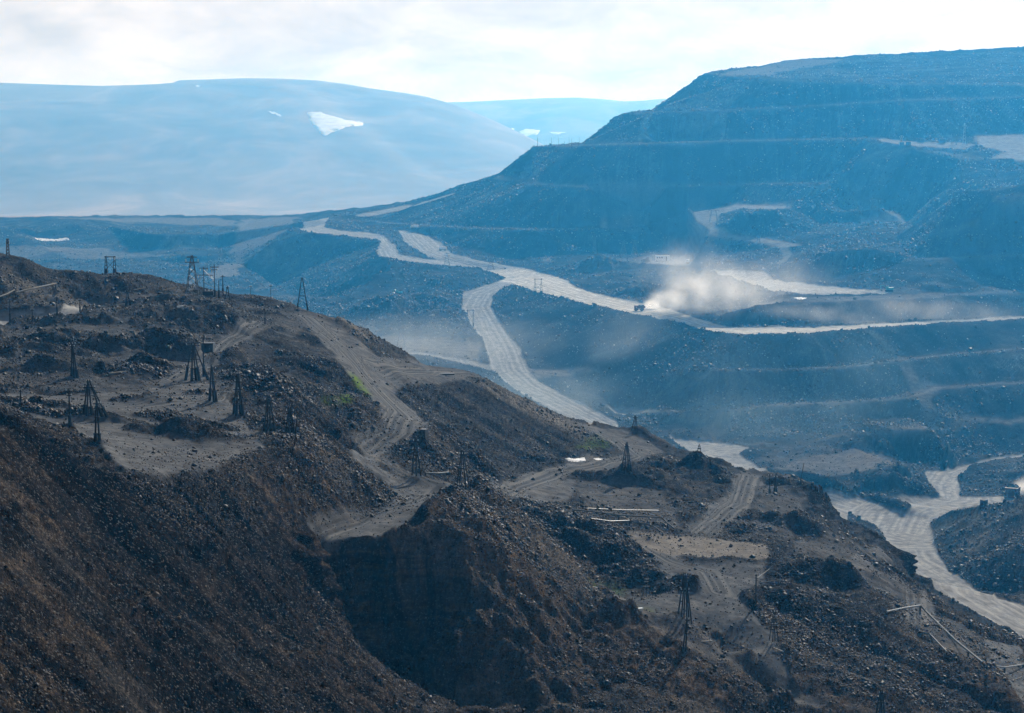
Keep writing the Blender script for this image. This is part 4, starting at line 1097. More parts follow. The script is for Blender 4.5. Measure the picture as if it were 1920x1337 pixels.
RIM = [(-60, 474), (0, 478), (75, 505), (100, 516), (250, 514), (330, 548), (350, 556), (450, 545), (540, 562), (567, 578), (620, 597), (700, 656), (730, 680), (860, 688), (930, 734), (1000, 765), (1100, 790), (1200, 805),
       (1260, 840), (1350, 866), (1500, 905), (1545, 932), (1640, 986), (1720, 1090), (1920, 1200)]
def spot(px, py):
    """ground under a photograph pixel; things on the near rim stay on the near rim"""
    ys = np.interp(px, [q[0] for q in RIM], [q[1] for q in RIM])
    for k_ in range(24):
        p = hit(px, py + k_, ZF)
        if p is not None and (py < ys - 7 or p[1] < 900): break
    return Vector(p)
def mpp(D): return D / FPX

def pole_stand(px, py, top, legs, arms, label, group="timber power poles on leaning legs", stubs=0.28, r=0.19, lean=0.0, lamp=False, mt=M_WOOD):
    """several timber legs leaning together at the top; legs = foot offsets (pixels across, metres in depth)"""
    p = spot(px, py); k = mpp(p.y); h = (py - top) * k * 1.01
    e = empty("power_pole", p); tag(e, label, "power pole", group)
    n = len(legs)
    for i, (dx, dy) in enumerate(legs):
        fx, fy = dx * k, dy
        fz = gz(p.x + fx, p.y + fy) - p.z - 0.15
        fz = max(min(fz, 1.5), -2.0)
        a = Vector((fx, fy, fz)); t = Vector((lean * h + (0.10 * (i - (n - 1) / 2)), 0.05 * (i % 2), h * (1.0 - 0.05 * (i % 3))))
        mid = a + (t - a) * stubs
        lg = MB().tube(a + (t - a) * 0.05, t, r * 1.1, r * 0.7).build("leg", mt, e)
        if stubs > 0:
            MB().tube(a, mid, r * 2.1, r * 1.9, 6).tube(mid - (t - a).normalized() * 0.3, mid - (t - a).normalized() * 0.1, r * 2.5, r * 2.5, 6).build("footing_stub", M_STUB, lg)
    for fr_, w in arms:
        zc = h * fr_; ww = max(w * k, 0.5) / 2; xo = lean * zc
        ca = MB().box((xo, 0.0, zc), (ww * 2, 0.22, 0.22)).build("crossarm", mt, e)
        for q in (-0.92, 0.0, 0.92): MB().tube((xo + q * ww, 0, zc + 0.11), (xo + q * ww, 0, zc + 0.5), 0.09, 0.06, 6).build("insulator", M_CERAM, ca)
    if n > 1:                                     # collar timbers that tie the legs together
        for fr_ in (0.55, 0.80):
            ws = max(abs(d[0]) for d in legs) * k * (1 - fr_) + 0.25
            MB().box((lean * h * fr_, 0, h * fr_), (ws * 2, 0.5, 0.18)).build("collar", mt, e)
    return e
def a_frame(px, py, top, half, label, bar=0.3, arm=0, mt=M_WOOD, r=0.16, group="A frame pylons"):
    p = spot(px, py); k = mpp(p.y); h = (py - top) * k; e = empty("frame_pylon", p); tag(e, label, "pylon", group)
    for sg in (-1, 1):
        lg = MB().tube((sg * half * k, 0, -0.4), (sg * 0.12, 0, h), r * 1.2, r * 0.8).build("leg", mt, e)
        MB().tube((sg * half * k * 1.03, 0, -0.4), (sg * half * k * 0.8, 0, h * 0.2), r * 1.8, r * 1.7, 6).build("footing_stub", M_STUB, lg)
    MB().box((0, 0, h * bar), (2 * half * k * (1 - bar), 0.2, 0.2)).build("tie_beam", mt, e)
    if arm:
        ca = MB().box((0, 0, h * 0.93), (arm * k, 0.2, 0.2)).build("crossarm", mt, e)
        MB().tube((-arm * k * 0.45, 0, h * 0.93), (-arm * k * 0.45, 0, h * 0.93 - 0.9), 0.1).tube((arm * k * 0.45, 0, h * 0.93), (arm * k * 0.45, 0, h * 0.93 - 0.9), 0.1).build("insulator", M_CERAM, ca)
    return e
def h_frame(px, py, top, half, label, thick=2.5, mt=M_WOOD, brace=True, group="H frame pylons"):
    p = spot(px, py); k = mpp(p.y); h = (py - top) * k; e = empty("frame_pylon", p); tag(e, label, "pylon", group)
    w = thick * k
    for sg in (-1, 1):
        c = sg * half * k; lg = MB()
        for q in (-1, 1): lg.tube((c + q * w, q * 0.5, -0.5), (c + q * 0.12, 0, h), 0.17, 0.12, 6)
        for q in (0.25, 0.45, 0.65): lg.box((c, 0, h * q), (2 * w * (1 - q) + 0.2, 0.25, 0.2))
        L_ = lg.build("mast", mt, e)
        MB().box((c, 0, h * 0.10), (2 * w * 1.1, 0.9, h * 0.26)).build("footing_stub", M_STUB, L_)
    ca = MB().box((0, 0, h * 0.95), ((half * 2 + 5) * k, 0.28, 0.28)).build("crossarm", mt, e)
    for q in (-1.1, 0, 1.1): MB().tube((q * half * k, 0, h * 0.95), (q * half * k, 0, h * 0.95 - 1.1), 0.11, 0.11, 6).build("insulator", M_CERAM, ca)
    if brace: MB().tube((-half * k, 0, h * 0.2), (half * k, 0, h * 0.75), 0.07).tube((half * k, 0, h * 0.2), (-half * k, 0, h * 0.75), 0.07).build("cross_brace", mt, e)
    return e
def lattice(px, py, top, half, label, mt=M_STEEL, portal=False, group="steel lattice pylons", arms=((0.82, 1.1), (0.95, 0.8))):
    p = spot(px, py); k = mpp(p.y); h = (py - top) * k; hw = half * k; e = empty("lattice_pylon", p); tag(e, label, "pylon", group)
    if portal:
        for sg in (-1, 1):
            m_ = MB(); c0, c1 = sg * hw, sg * hw * 0.45
            for q in (-1, 1):
                m_.tube((c0 + q * 0.5, q * 0.5, -0.4), (c1 + q * 0.25, q * 0.25, h * 0.95), 0.16, 0.12, 5)
            for j in range(7):
                a, b2 = j / 7, (j + 1) / 7; s_ = 1 if j % 2 else -1
                m_.tube((c0 + (c1 - c0) * a + s_ * 0.5, 0, h * 0.95 * a), (c0 + (c1 - c0) * b2 - s_ * 0.4, 0, h * 0.95 * b2), 0.09, 0.09, 4)
            m_.build("mast", mt, e)
        MB().box((0, 0, h * 0.55), (hw * 1.6, 0.5, 0.35)).build("tie_beam", mt, e)
        ca = MB().box((0, 0, h * 0.95), (hw * 2.6, 0.5, 0.4)).build("crossarm", mt, e)
    else:
        cn = [(-1, -1), (1, -1), (1, 1), (-1, 1)]
        for a, b2 in cn: MB().tube((a * hw, b2 * hw, -0.5), (a * 0.25, b2 * 0.25, h), 0.14, 0.09, 5).build("leg", mt, e)
        br = MB()
        for j in range(6):
            z0, z1 = j / 6, (j + 1) / 6; w0, w1 = hw + (0.25 - hw) * z0, hw + (0.25 - hw) * z1
            for q in range(4):
                a, b2 = cn[q], cn[(q + 1) % 4]
                br.tube((a[0] * w0, a[1] * w0, h * z0), (b2[0] * w1, b2[1] * w1, h * z1), 0.07, 0.07, 4)
                br.tube((b2[0] * w0, b2[1] * w0, h * z0), (a[0] * w1, a[1] * w1, h * z1), 0.07, 0.07, 4)
        br.build("bracing", mt, e)
        for fz, wf in arms:
            ca = MB().box((0, 0, h * fz), (hw * 2 * wf, 0.3, 0.3)).build("crossarm", mt, e)
    for q in (-1, 1): MB().tube((q * hw * 0.95, 0, h * 0.90), (q * hw * 0.95, 0, h * 0.90 - 1.2), 0.13, 0.13, 6).build("insulator", M_CERAM, ca)
    return e

# ---- the near stands of timber poles, front to back
pole_stand(183, 826, 745, [(-5, 0.3), (4, -0.3)], [(0.86, 14)], "tall two legged timber pole nearest the brown crest on the left", stubs=0.2)
pole_stand(168, 778, 712, [(-12, 0.6), (-4, -0.6), (3, 0.6), (22, 0.9), (31, 1.4)], [(0.95, 10), (0.78, 24)], "wide five legged timber pole stand behind the tall two legged pole")
pole_stand(131, 798, 727, [(0, 0)], [(0.92, 12), (0.80, 9)], "slim single pole left of the five legged stand on the plateau", stubs=0.30)
pole_stand(39, 762, 730, [(0, 0)], [(0.9, 5)], "short lone post on a small heap at the far left of the plateau")
pole_stand(363, 714, 640, [(-16, 0.5), (-3, -0.6), (4, 0.8), (11, 0.2), (27, 1.2)], [(0.90, 26)], "splayed timber pole stand just left below the dark raised cabin", stubs=0.36)
pole_stand(382, 706, 628, [(0, 0)], [(0.93, 10)], "thin single pole in front of the dark raised cabin", stubs=0.3)
pole_stand(398, 752, 683, [(-5, 0.2), (4, -0.4), (7, 0.5)], [(0.88, 16)], "narrow three legged timber pole next right of the splayed stand", stubs=0.35)
pole_stand(447, 777, 698, [(-9, 0.3), (-3, -0.6), (4, 0.6), (9, 0.0)], [(0.60, 18), (0.78, 12), (0.96, 6)], "four legged timber pole stand midway along the row at the plateau edge")
pole_stand(505, 810, 740, [(-11, 0.3), (-4, -0.7), (2, 0.6), (10, 0.8)], [(0.86, 16), (0.68, 20)], "bulky twin topped timber pole stand with a pale crossarm board near the plateau edge")
pole_stand(544, 812, 762, [(-9, 0.2), (-2, -0.5), (4, 0.6), (9, 0.1)], [(0.82, 14), (0.5, 16)], "low four legged pole stand beside the leaning post on the mound")
pole_stand(554, 838, 775, [(-2, 0)], [], "bare leaning post on the rubble mound at the plateau edge", stubs=0, r=0.16, lean=0.07)
pole_stand(137, 706, 642, [(-3, 0.2), (3, -0.2), (8, 0.4)], [(0.95, 12), (0.88, 8)], "three legged pole with a dark head standing among the left hummocks")
pole_stand(780, 893, 817, [(-8, 0.3), (1, -0.5), (9, 0.4)], [(0.88, 9), (0.68, 12)], "thick three legged timber pole stand on the lower platform", stubs=0, r=0.19)
pole_stand(867, 912, 843, [(-11, 0.2), (-5, -0.5), (7, 0.5), (14, 0.0)], [(0.88, 11)], "four legged timber pole stand on the crest above the dark cliff", stubs=0, r=0.15)
pole_stand(1175, 884, 828, [(-10, 0.3), (-4, -0.6), (4, 0.6), (9, 0.0)], [(0.85, 9)], "four legged pole beside the white water patch in the middle distance", stubs=0.25)
pole_stand(1284, 1160, 1071, [(-13, 0.4), (-7, -0.6), (-1, 0.7), (4, -0.5), (9, 0.5), (14, 0.0)], [(0.93, 5), (0.62, 16)], "largest dense six legged timber pole stand above the lower terrace", stubs=0, r=0.17)
pole_stand(1284, 1224, 1155, [(-4, 0), (2, 0.6)], [(0.93, 7)], "crooked leaning post with a pale tip below the six legged stand", stubs=0.15, lean=0.06)
pole_stand(1451, 1205, 1140, [(-9, 0.4), (-3, -0.5), (3, 0.6), (9, 0.0)], [(0.9, 12)], "thin four legged pole stand with broken pale boards on top", stubs=0, r=0.10)
pole_stand(1417, 1133, 1075, [(0, 0)], [(0.96, 3)], "single pole on a dark heap beside a bent pipe", stubs=0)
pole_stand(1212, 1119, 1083, [(-9, 0.2), (0, -0.4), (8, 0.3)], [(0.9, 6)], "small faint three legged pole at the dark edge of the lower terrace", stubs=0, r=0.08)
pole_stand(1652, 1345, 1290, [(-9, 0.3), (-4, -0.4), (2, 0.5), (8, 0.1)], [(0.85, 9)], "dense pole stand cut by the bottom edge of the picture", stubs=0)
pole_stand(1673, 1347, 1322, [(-4, 0.3), (3, -0.3)], [], "short pair of posts right of the stand at the bottom edge", stubs=0)
pole_stand(1443, 925, 888, [(0, 0)], [(0.9, 5)], "left one of two thin poles on the rim above the lower haul road", stubs=0.25)
pole_stand(1454, 922, 890, [(-2, 0), (2, 0.4)], [(0.85, 6)], "right one of two thin poles on the rim above the lower haul road", stubs=0.25)
pole_stand(1500, 906, 868, [(0, 0)], [], "lone pole leaning right on the rim above the pit floor", stubs=0, r=0.12, lean=0.18)
pole_stand(1311, 853, 832, [(-5, 0), (5, 0)], [(0.6, 6)], "small A shaped pole against the pale road on the rim", stubs=0, r=0.11)
pole_stand(1190, 805, 778, [(-6, 0.3), (0, -0.4), (5, 0.4)], [(0.85, 9)], "leaning three legged pole on the rim by the end of the big road", stubs=0, lean=0.05)
for px_, py_, tp, lb in ((19, 607, 563, "leftmost roadside pole before the pale strip of road at far left"), (61, 602, 580, "second roadside pole from the left, by a patch of tan debris"), (107, 591, 556, "third roadside pole from the left on the pale strip"),
                         (150, 584, 562, "fourth roadside pole from the left at the end of the pale strip")):
    pole_stand(px_, py_, tp, [(0, 0)], [(0.93, 6)], lb, "roadside poles at far left", stubs=0.45, r=0.13)
pole_stand(112, 506, 475, [(0, 0)], [(0.9, 6)], "single pole on the saddle right of the left hill", stubs=0.15)
pole_stand(240, 573, 545, [(-4, 0), (4, 0.2)], [(0.9, 10)], "stubby two legged pole beside pale planks on the left hummocks", stubs=0.4)
pole_stand(497, 608, 560, [(0, 0)], [(0.95, 4)], "thin single pole at the upper end of the brown track", stubs=0.28, r=0.10)
pole_stand(508, 561, 534, [(0, 0)], [(0.9, 5)], "thin pole left of the A frame on the back edge of the plateau", stubs=0, r=0.1)
pole_stand(470, 546, 529, [(0, 0)], [(0.9, 5)], "reddish faint pole on the rubble right of the substation", stubs=0, r=0.08)
pole_stand(418, 546, 516, [(0, 0)], [(0.9, 8)], "single pole with crossarm right next to the substation", stubs=0.2)
pole_stand(427, 562, 536, [(-5, 0), (4, 0)], [(0.9, 5)], "low two legged pole in front of the substation heap", stubs=0.15)
pole_stand(634, 602, 590, [(0, 0)], [], "tiny tilted stake on the ridge right of the A frame", stubs=0, lean=0.2, r=0.08)
a_frame(567, 578, 518, 10, "tall black A frame pylon standing on the ridge above the grey track", 0.42)
h_frame(207, 511, 479, 8, "dark H frame pylon with cross brace on the left skyline ridge")
h_frame(1009, 553, 522, 6, "H frame pylon beside the junction of the haul roads", thick=2.2)
h_frame(882, 613, 580, 5.5, "faint H frame pylon at the left edge of the wide haul road", thick=1.2)
lattice(15, 484, 447, 3, "narrow dark lattice mast on top of the left hill")
lattice(361, 552, 478, 12, "tall pale grey lattice pylon left of the substation", mt=M_PIPED)
for px_, py_, tp, hf, lb in ((838, 500, 474, 6, "left one of the two black lattice pylons below the branching road"), (920, 506, 486, 7, "right one of the two black lattice pylons below the branching road"),
                             (752, 651, 612, 8, "ghostly grey lattice pylon in the dust on the hollow floor"), (1115, 477, 438, 4, "thin pale mast left of the hill foot camp"), (1169, 480, 452, 7, "left pylon of the pair beside the camp"),
                             (1190, 480, 450, 7, "right pylon of the pair beside the camp"), (1422, 458, 442, 4, "small dark pylon on the looping road"), (1482, 390, 362, 7, "pale pylon at the top of the looping road"),
                             (1246, 480, 440, 3, "thin mast rising behind the white camp trailers")):
    lattice(px_, py_, tp, hf, lb)
lattice(1338, 416, 393, 8, "portal pylon on a dark plinth where the looping road turns", portal=True)
lattice(1640, 408, 372, 9, "largest twin legged portal pylon on the grey shelf below the spur", portal=True)
lattice(1612, 408, 386, 5, "small faint pylon left of the largest portal pylon", mt=M_STEEL)
lattice(1803, 272, 236, 10, "wide lattice gantry on the right hill platform", portal=True)
lattice(1788, 272, 250, 5, "low lattice pylon just left of the gantry on the hill platform")
lattice(1808, 271, 231, 3, "slim mast with a bright tip behind the gantry on the hill platform", mt=M_PALEST)
lattice(1690, 272, 254, 4, "small mast beside the dark cabins on the hill platform", mt=M_PALEST)
for i, (px_, tp) in enumerate(((1008, 257), (1034, 258), (1047, 258), (1058, 264), (1067, 257), (1072, 258), (1086, 257))):
    lb = ("leftmost and thickest post on the skyline bench of the spoil hill", "second post from the left on the skyline bench", "third post from the left on the skyline bench", "shortest post on the skyline bench",
          "fifth post from the left on the skyline bench", "sixth post from the left, close beside the fifth", "rightmost post on the skyline bench near the upper slope")[i]
    pole_stand(px_, 274, tp, [(0, 0)], [], lb, "posts on the skyline bench", stubs=0, r=0.26 if i == 0 else 0.16)
for px_, tp, lb in ((1640, 258, "left thin post on the bright strip of the hill platform"), (1651, 258, "middle thin post on the bright strip of the hill platform"), (1667, 259, "right thin post on the bright strip of the hill platform")):
    pole_stand(px_, 268, tp, [(0, 0)], [], lb, "posts on the hill platform", stubs=0, r=0.12)

# ---- substation behind the left plateau
p = spot(392, 556); k = mpp(p.y)
e = empty("substation", p); tag(e, "open steel substation with tall posts, crossbars and a transformer behind the plateau", "substation")
for dx, hh in ((-10, 56), (10, 60), (-26, 40), (18, 30)):
    ps = MB().tube((dx * k, 0.8, -0.6), (dx * k, 0.8, hh * k), 0.20, 0.14, 6).build("post", M_STEEL, e)
    MB().tube((dx * k, 0.8, -0.6), (dx * k, 0.8, 2.2), 0.38, 0.34, 6).build("footing_stub", M_STUB, ps)
for dx, z_, w_ in ((-10, 53, 16), (10, 55, 16), (-8, 40, 30), (10, 50, 12)):
    cb = MB().box((dx * k, 0.8, z_ * k), (w_ * k, 0.25, 0.25)).build("crossbar", M_STEEL, e)
    [MB().tube((dx * k + q * w_ * k, 0.8, z_ * k), (dx * k + q * w_ * k, 0.8, z_ * k - 0.9), 0.12).build("insulator", M_CERAM, cb) for q in (-0.4, 0.4)]
for a, b2 in (((-10, 50), (8, 32)), ((-10, 28), (10, 16)), ((-30, 18), (-12, 38)), ((-24, 14), (-36, 34)), ((-36, 4), (-26, 22))):
    MB().tube((a[0] * k, 0.5, a[1] * k), (b2[0] * k, 0.5, b2[1] * k), 0.11).build("diagonal_brace", M_PALEST, e)
tr = MB().box((-1 * k, 0, 6.5 * k), (20 * k, 2.4, 8 * k)).build("transformer_tank", M_CABIND, e)
MB().box((-24 * k, 0, 10 * k), (8 * k, 2, 7 * k)).build("switch_box", M_CABIND, e)
for dx in (-7, 0, 6): MB().tube((dx * k, 0, 10 * k), (dx * k, 0, 14 * k), 0.14, 0.1).build("bushing", M_CERAM, tr)
MB().box((8 * k, 0.3, 30 * k), (2.6 * k, 0.6, 2 * k)).build("white_lamp_box", M_WHITE, e)

# ---- cabins, containers, vehicles
def cabin(name, px, py, w, h, d, label, m_, cat, rz=0.0, legs=0.0, roof=True, group=None, windows=2):
    p = spot(px, py); k = mpp(p.y); W_, H_ = w * k, h * k
    e = empty(name, p, rz); tag(e, label, cat, group)
    z0 = legs * k
    if legs:
        for sx in (-1, 1):
            for sy in (-1, 1): MB().box((sx * W_ * 0.42, sy * d * 0.42, z0 / 2 - 0.3), (0.25, 0.25, z0 + 0.6)).build("leg", M_STEEL, e)
    b_ = MB().box((0, 0, z0 + H_ / 2), (W_, d, H_)).build("body", m_, e)
    if roof: MB().box((0, 0, z0 + H_ + 0.06), (W_ + 0.25, d + 0.25, 0.14)).build("roof", M_STEEL if m_ != M_WHITE else M_WHITE, e)
    dr = MB().box((W_ * 0.28, -d / 2 - 0.03, z0 + H_ * 0.42), (min(0.9, W_ * 0.3), 0.06, H_ * 0.78)).build("door", M_STEEL if m_ != M_STEEL else M_CABIND, e)
    MB().box((W_ * 0.28 - 0.25, -d / 2 - 0.08, z0 + H_ * 0.42), (0.06, 0.06, 0.2)).build("handle", M_PALEST, dr)
    for q in range(windows):
        xw = -W_ * 0.38 + q * W_ * 0.5 / max(windows, 1)
        MB().box((xw, -d / 2 - 0.025, z0 + H_ * 0.62), (W_ * 0.12, 0.05, H_ * 0.3)).build("window", M_GLASS, e)
    return e
cabin("service_cabin", 390, 662, 22, 17, 3.0, "dark raised cabin on legs beside the brown track on the plateau", M_CABIND, "cabin", legs=2)
cabin("service_cabin", 795, 819, 12, 14, 1.8, "small grey green steel booth at the end of the grey track", M_CABIN, "booth", rz=R(-25), windows=1)
cabin("site_trailer", 1242, 489, 26, 10, 3.0, "long white trailer with dark doorways at the foot of the spoil hill", M_WHITE, "trailer", rz=R(4), windows=3)
cabin("site_trailer", 1226, 488, 8, 9, 2.6, "small grey hut at the left end of the white trailer", M_CABIN, "hut", windows=1)
for px_, py_, w_, lb, mm in ((1691, 274, 8, "left dark cabin on the hill platform", M_CABIND), (1703, 273, 9, "dark cabin with a pale side, next right on the hill platform", M_CABIND),
                             (1728, 266, 10, "cabin with a sunlit roof at the back of the hill platform", M_CABIN), (1767, 267, 12, "white roofed container alone in the middle of the hill platform", M_CABIN)):
    cabin("service_cabin", px_, py_, w_, 7, 3.0, lb, mm, "cabin", rz=R(-12), group="cabins on the hill platform", windows=1)

def haul_truck(loc, rz, s, label, red=True):
    e = empty("haul_truck", loc, rz); tag(e, label, "dump truck", "haul trucks on the mine roads"); e.scale = (s, s, s)
    c1, c2 = M_RED, M_REDDARK
    MB().box((0, 0, 2.0), (9.6, 1.3, 0.7)).box((0, 0.9, 1.8), (9.4, 0.25, 0.5)).box((0, -0.9, 1.8), (9.4, 0.25, 0.5)).build("chassis", c2, e)
    # dump body: sloping floor, side walls with ribs, canopy over the cab
    bd = MB()
    prof = [(-5.6, 3.3), (-4.7, 2.7), (1.6, 2.9), (2.6, 5.0), (5.2, 5.2), (5.2, 5.4), (2.3, 5.35), (1.9, 5.5), (-5.3, 4.7)]
    bd.prism(prof, -3.0, -2.8); bd.prism(prof, 2.8, 3.0)
    bd.prism([(-5.6, 3.3), (-4.7, 2.7), (1.6, 2.9), (2.6, 5.0), (5.2, 5.2), (5.2, 5.4), (2.35, 5.25), (1.35, 3.15), (-4.7, 2.95), (-5.5, 3.5)], -2.79, 2.79)
    for q in range(6):
        x_ = -4.4 + q * 1.15
        for sy in (-1, 1): bd.box((x_, sy * 3.08, 3.9), (0.18, 0.16, 2.0))
    bd.box((5.1, 0, 5.48), (0.3, 6.1, 0.25))
    D_ = bd.build("dump_body", c1, e)
    ld = MB()
    g = random.Random(5)
    for q in range(26): ld.box((g.uniform(-4.2, 1.6), g.uniform(-2.3, 2.3), 4.4 + g.uniform(-.2, .7)), (g.uniform(.7, 1.6),) * 3, Matrix.Rotation(g.uniform(0, 3), 3, Vector((g.random(), g.random(), 1))))
    ld.build("rock_load", M_STUB, D_)
    # nose: radiator, deck, cab on the left side
    MB().box((4.3, 0, 2.55), (1.7, 2.5, 2.1)).build("engine_hood", c1, e)
    gl_ = MB()
    for q in range(9): gl_.box((5.18, 0, 1.75 + q * 0.2), (0.08, 2.2, 0.09))
    gl_.build("grille", M_STUB, e)
    MB().box((4.2, 0, 3.68), (2.4, 6.0, 0.16)).build("deck", c2, e)
    cb = MB().box((4.1, 1.7, 4.4), (1.7, 1.7, 1.4), None, 0.92).build("cab", c1, e)
    MB().box((4.97, 1.7, 4.55), (0.06, 1.35, 0.7)).box((4.1, 2.57, 4.55), (1.2, 0.06, 0.7)).build("windscreen", M_GLASS, cb)
    MB().box((4.1, -1.7, 4.1), (1.5, 1.6, 0.7)).build("air_cleaner_box", c2, e)
    MB().box((5.25, 0, 1.15), (0.5, 5.4, 0.55)).build("bumper", c1, e)
    rl = MB()
    for y_ in (-2.9, -1.4, 0, 2.9): rl.tube((5.3, y_, 3.7), (5.3, y_, 4.6), 0.05, 0.05, 5)
    rl.tube((5.3, -2.9, 4.6), (5.3, 0.7, 4.6), 0.05, 0.05, 5).tube((5.3, -2.9, 4.15), (5.3, 0.7, 4.15), 0.04, 0.04, 5)
    rl.build("handrail", M_PALEST, e)
    st = MB()
    for q in range(8): st.box((5.5, -1.9, 1.2 + q * 0.32), (0.12, 0.8, 0.06))
    st.tube((5.5, -1.5, 0.9), (5.5, -1.5, 3.8), 0.05, 0.05, 5).tube((5.5, -2.3, 0.9), (5.5, -2.3, 3.8), 0.05, 0.05, 5)
    st.build("ladder", M_PALEST, e)
    for y_ in (-2.2, 2.2): MB().box((5.53, y_, 1.25), (0.08, 0.5, 0.28)).build("headlight", M_LAMP, e)
    for y_ in (-3.15, 3.15): MB().box((5.0, y_, 4.0), (0.1, 0.35, 0.6)).build("mirror", c2, e)
    def wheel(x_, y_, w_):
        t_ = MB().disc((x_, y_, 1.45), 1.45, w_).build("wheel", M_TYRE, e)
        sd = 1 if y_ > 0 else -1
        MB().disc((x_, y_ + sd * (w_ / 2 - 0.02), 1.45), 0.78, 0.14, 16).build("rim", c1, t_)
    wheel(3.2, 2.75, 1.0); wheel(3.2, -2.75, 1.0)
    wheel(-2.6, 2.65, 0.95); wheel(-2.6, -2.65, 0.95); wheel(-2.6, 1.55, 0.95); wheel(-2.6, -1.55, 0.95)
    MB().tube((-2.6, -2.6, 1.45), (-2.6, 2.6, 1.45), 0.5, 0.5, 10).build("rear_axle", c2, e)
    return e
# loaded truck coming towards the junction, bottom right
p = Vector((ray(1898, 936)[0] * 1085, 1085, 0)); p.z = gz(p.x, p.y)
haul_truck(p, math.atan2(-0.93, -0.36), 1.12, "red brown haul truck facing us at the right edge with dust behind it")
p = Vector(spot(1199, 583)); 
haul_truck(p, math.atan2(0.25, -0.97), 0.72, "small haul truck driving left along the upper road and raising a pale dust plume")

# excavator at the far end of the upper working bench
def excavator(px, py, label, s, rz):
    p = spot(px, py); e = empty("excavator", p, rz); tag(e, label, "excavator"); e.scale = (s, s, s)
    for sy in (-1, 1):
        t = MB()
        t.prism([(-2.6, 0.5), (-2.2, 0.05), (2.2, 0.05), (2.6, 0.5), (2.3, 0.95), (-2.3, 0.95)], sy * 1.35 - 0.35, sy * 1.35 + 0.35)
        t.build("crawler_track", M_TYRE, e)
    MB().box((-0.3, 0, 1.9), (4.4, 3.0, 1.5)).box((-2.2, 0, 2.0), (1.0, 3.1, 1.7)).build("upper_house", M_TEAL, e)
    c = MB().box((1.2, 1.0, 3.1), (1.5, 1.1, 1.3), None, 0.9).build("cab", M_TEAL, e)
    MB().box((1.95, 1.0, 3.2), (0.06, 0.9, 0.8)).build("windscreen", M_GLASS, c)
    b_ = MB().prism([(1.4, 2.2), (3.6, 4.2), (5.4, 3.9), (5.4, 3.6), (3.6, 3.7), (1.6, 1.8)], -0.5, 0.1).build("boom", M_TEAL, e)
    MB().prism([(5.2, 4.1), (5.6, 3.9), (5.2, 1.4), (4.9, 1.5)], -0.45, 0.05).build("stick", M_TEAL, b_)
    MB().prism([(5.4, 1.6), (5.5, 0.6), (4.4, 0.3), (4.0, 1.0), (4.7, 1.5)], -0.9, 0.5).build("bucket", M_STEEL, b_)
    return e
excavator(1667, 547, "teal excavator at the right end of the dusty working bench", 1.15, R(175))
excavator(748, 552, "faint pale excavator on the rubble below the upper road", 1.0, R(160))
# bulldozer and light truck at the camp
p = spot(1211, 491); e = empty("bulldozer", p, R(200)); tag(e, "dark bulldozer parked left of the white trailer", "bulldozer"); e.scale = (1.6,) * 3
for sy in (-1, 1): MB().prism([(-2.0, 0.5), (-1.6, 0.05), (1.6, 0.05), (2.0, 0.5), (1.4, 1.0), (-1.6, 1.0)], sy * 1.0 - 0.28, sy * 1.0 + 0.28).build("crawler_track", M_TYRE, e)
MB().box((0.6, 0, 1.35), (2.2, 1.2, 0.9)).build("engine_hood", M_REDDARK, e)
c = MB().box((-0.9, 0, 1.9), (1.3, 1.4, 1.5)).build("cab", M_REDDARK, e)
MB().box((-0.22, 0, 2.1), (0.05, 1.1, 0.7)).build("windscreen", M_GLASS, c)
MB().prism([(2.2, 0.0), (2.45, 0.05), (2.3, 0.6), (2.4, 1.25), (2.15, 1.2), (2.05, 0.6)], -1.6, 1.6).build("blade", M_STEEL, e)
MB().tube((0.8, 0.9, 0.7), (2.15, 0.9, 0.5), 0.1).tube((0.8, -0.9, 0.7), (2.15, -0.9, 0.5), 0.1).build("push_arm", M_STEEL, e)
def light_truck(px, py, rz, label, s=1.0):
    p = spot(px, py); e = empty("light_truck", p, rz); tag(e, label, "truck"); e.scale = (s,) * 3
    MB().box((0, 0, 0.8), (5.2, 1.9, 0.3)).build("chassis", M_STEEL, e)
    c = MB().prism([(1.2, 0.95), (2.6, 0.95), (2.6, 1.7), (2.2, 2.5), (1.2, 2.5)], -1.0, 1.0).build("cab", M_WHITE, e)
    MB().box((2.47, 0, 2.05), (0.08, 1.7, 0.6), Matrix.Rotation(-0.45, 3, 'Y')).build("windscreen", M_GLASS, c)
    MB().box((-0.8, 0, 1.85), (3.6, 2.0, 1.7)).build("box_body", M_WHITE, e)
    for x_ in (-1.6, 1.7):
        for y_ in (-0.85, 0.85):
            w_ = MB().disc((x_, y_, 0.5), 0.5, 0.32, 14).build("wheel", M_TYRE, e)
            MB().disc((x_, y_ + (0.13 if y_ > 0 else -0.13), 0.5), 0.24, 0.1, 10).build("rim", M_PALEST, w_)
    return e
light_truck(1290, 494, R(250), "white box truck parked on the pale yard right of the trailer", 1.25)
light_truck(830, 470, R(170), "tiny pale truck on the bench above the branching road", 1.3)
light_truck(777, 429, R(170), "tiny pale truck farther up near the start of the ramp", 1.5)

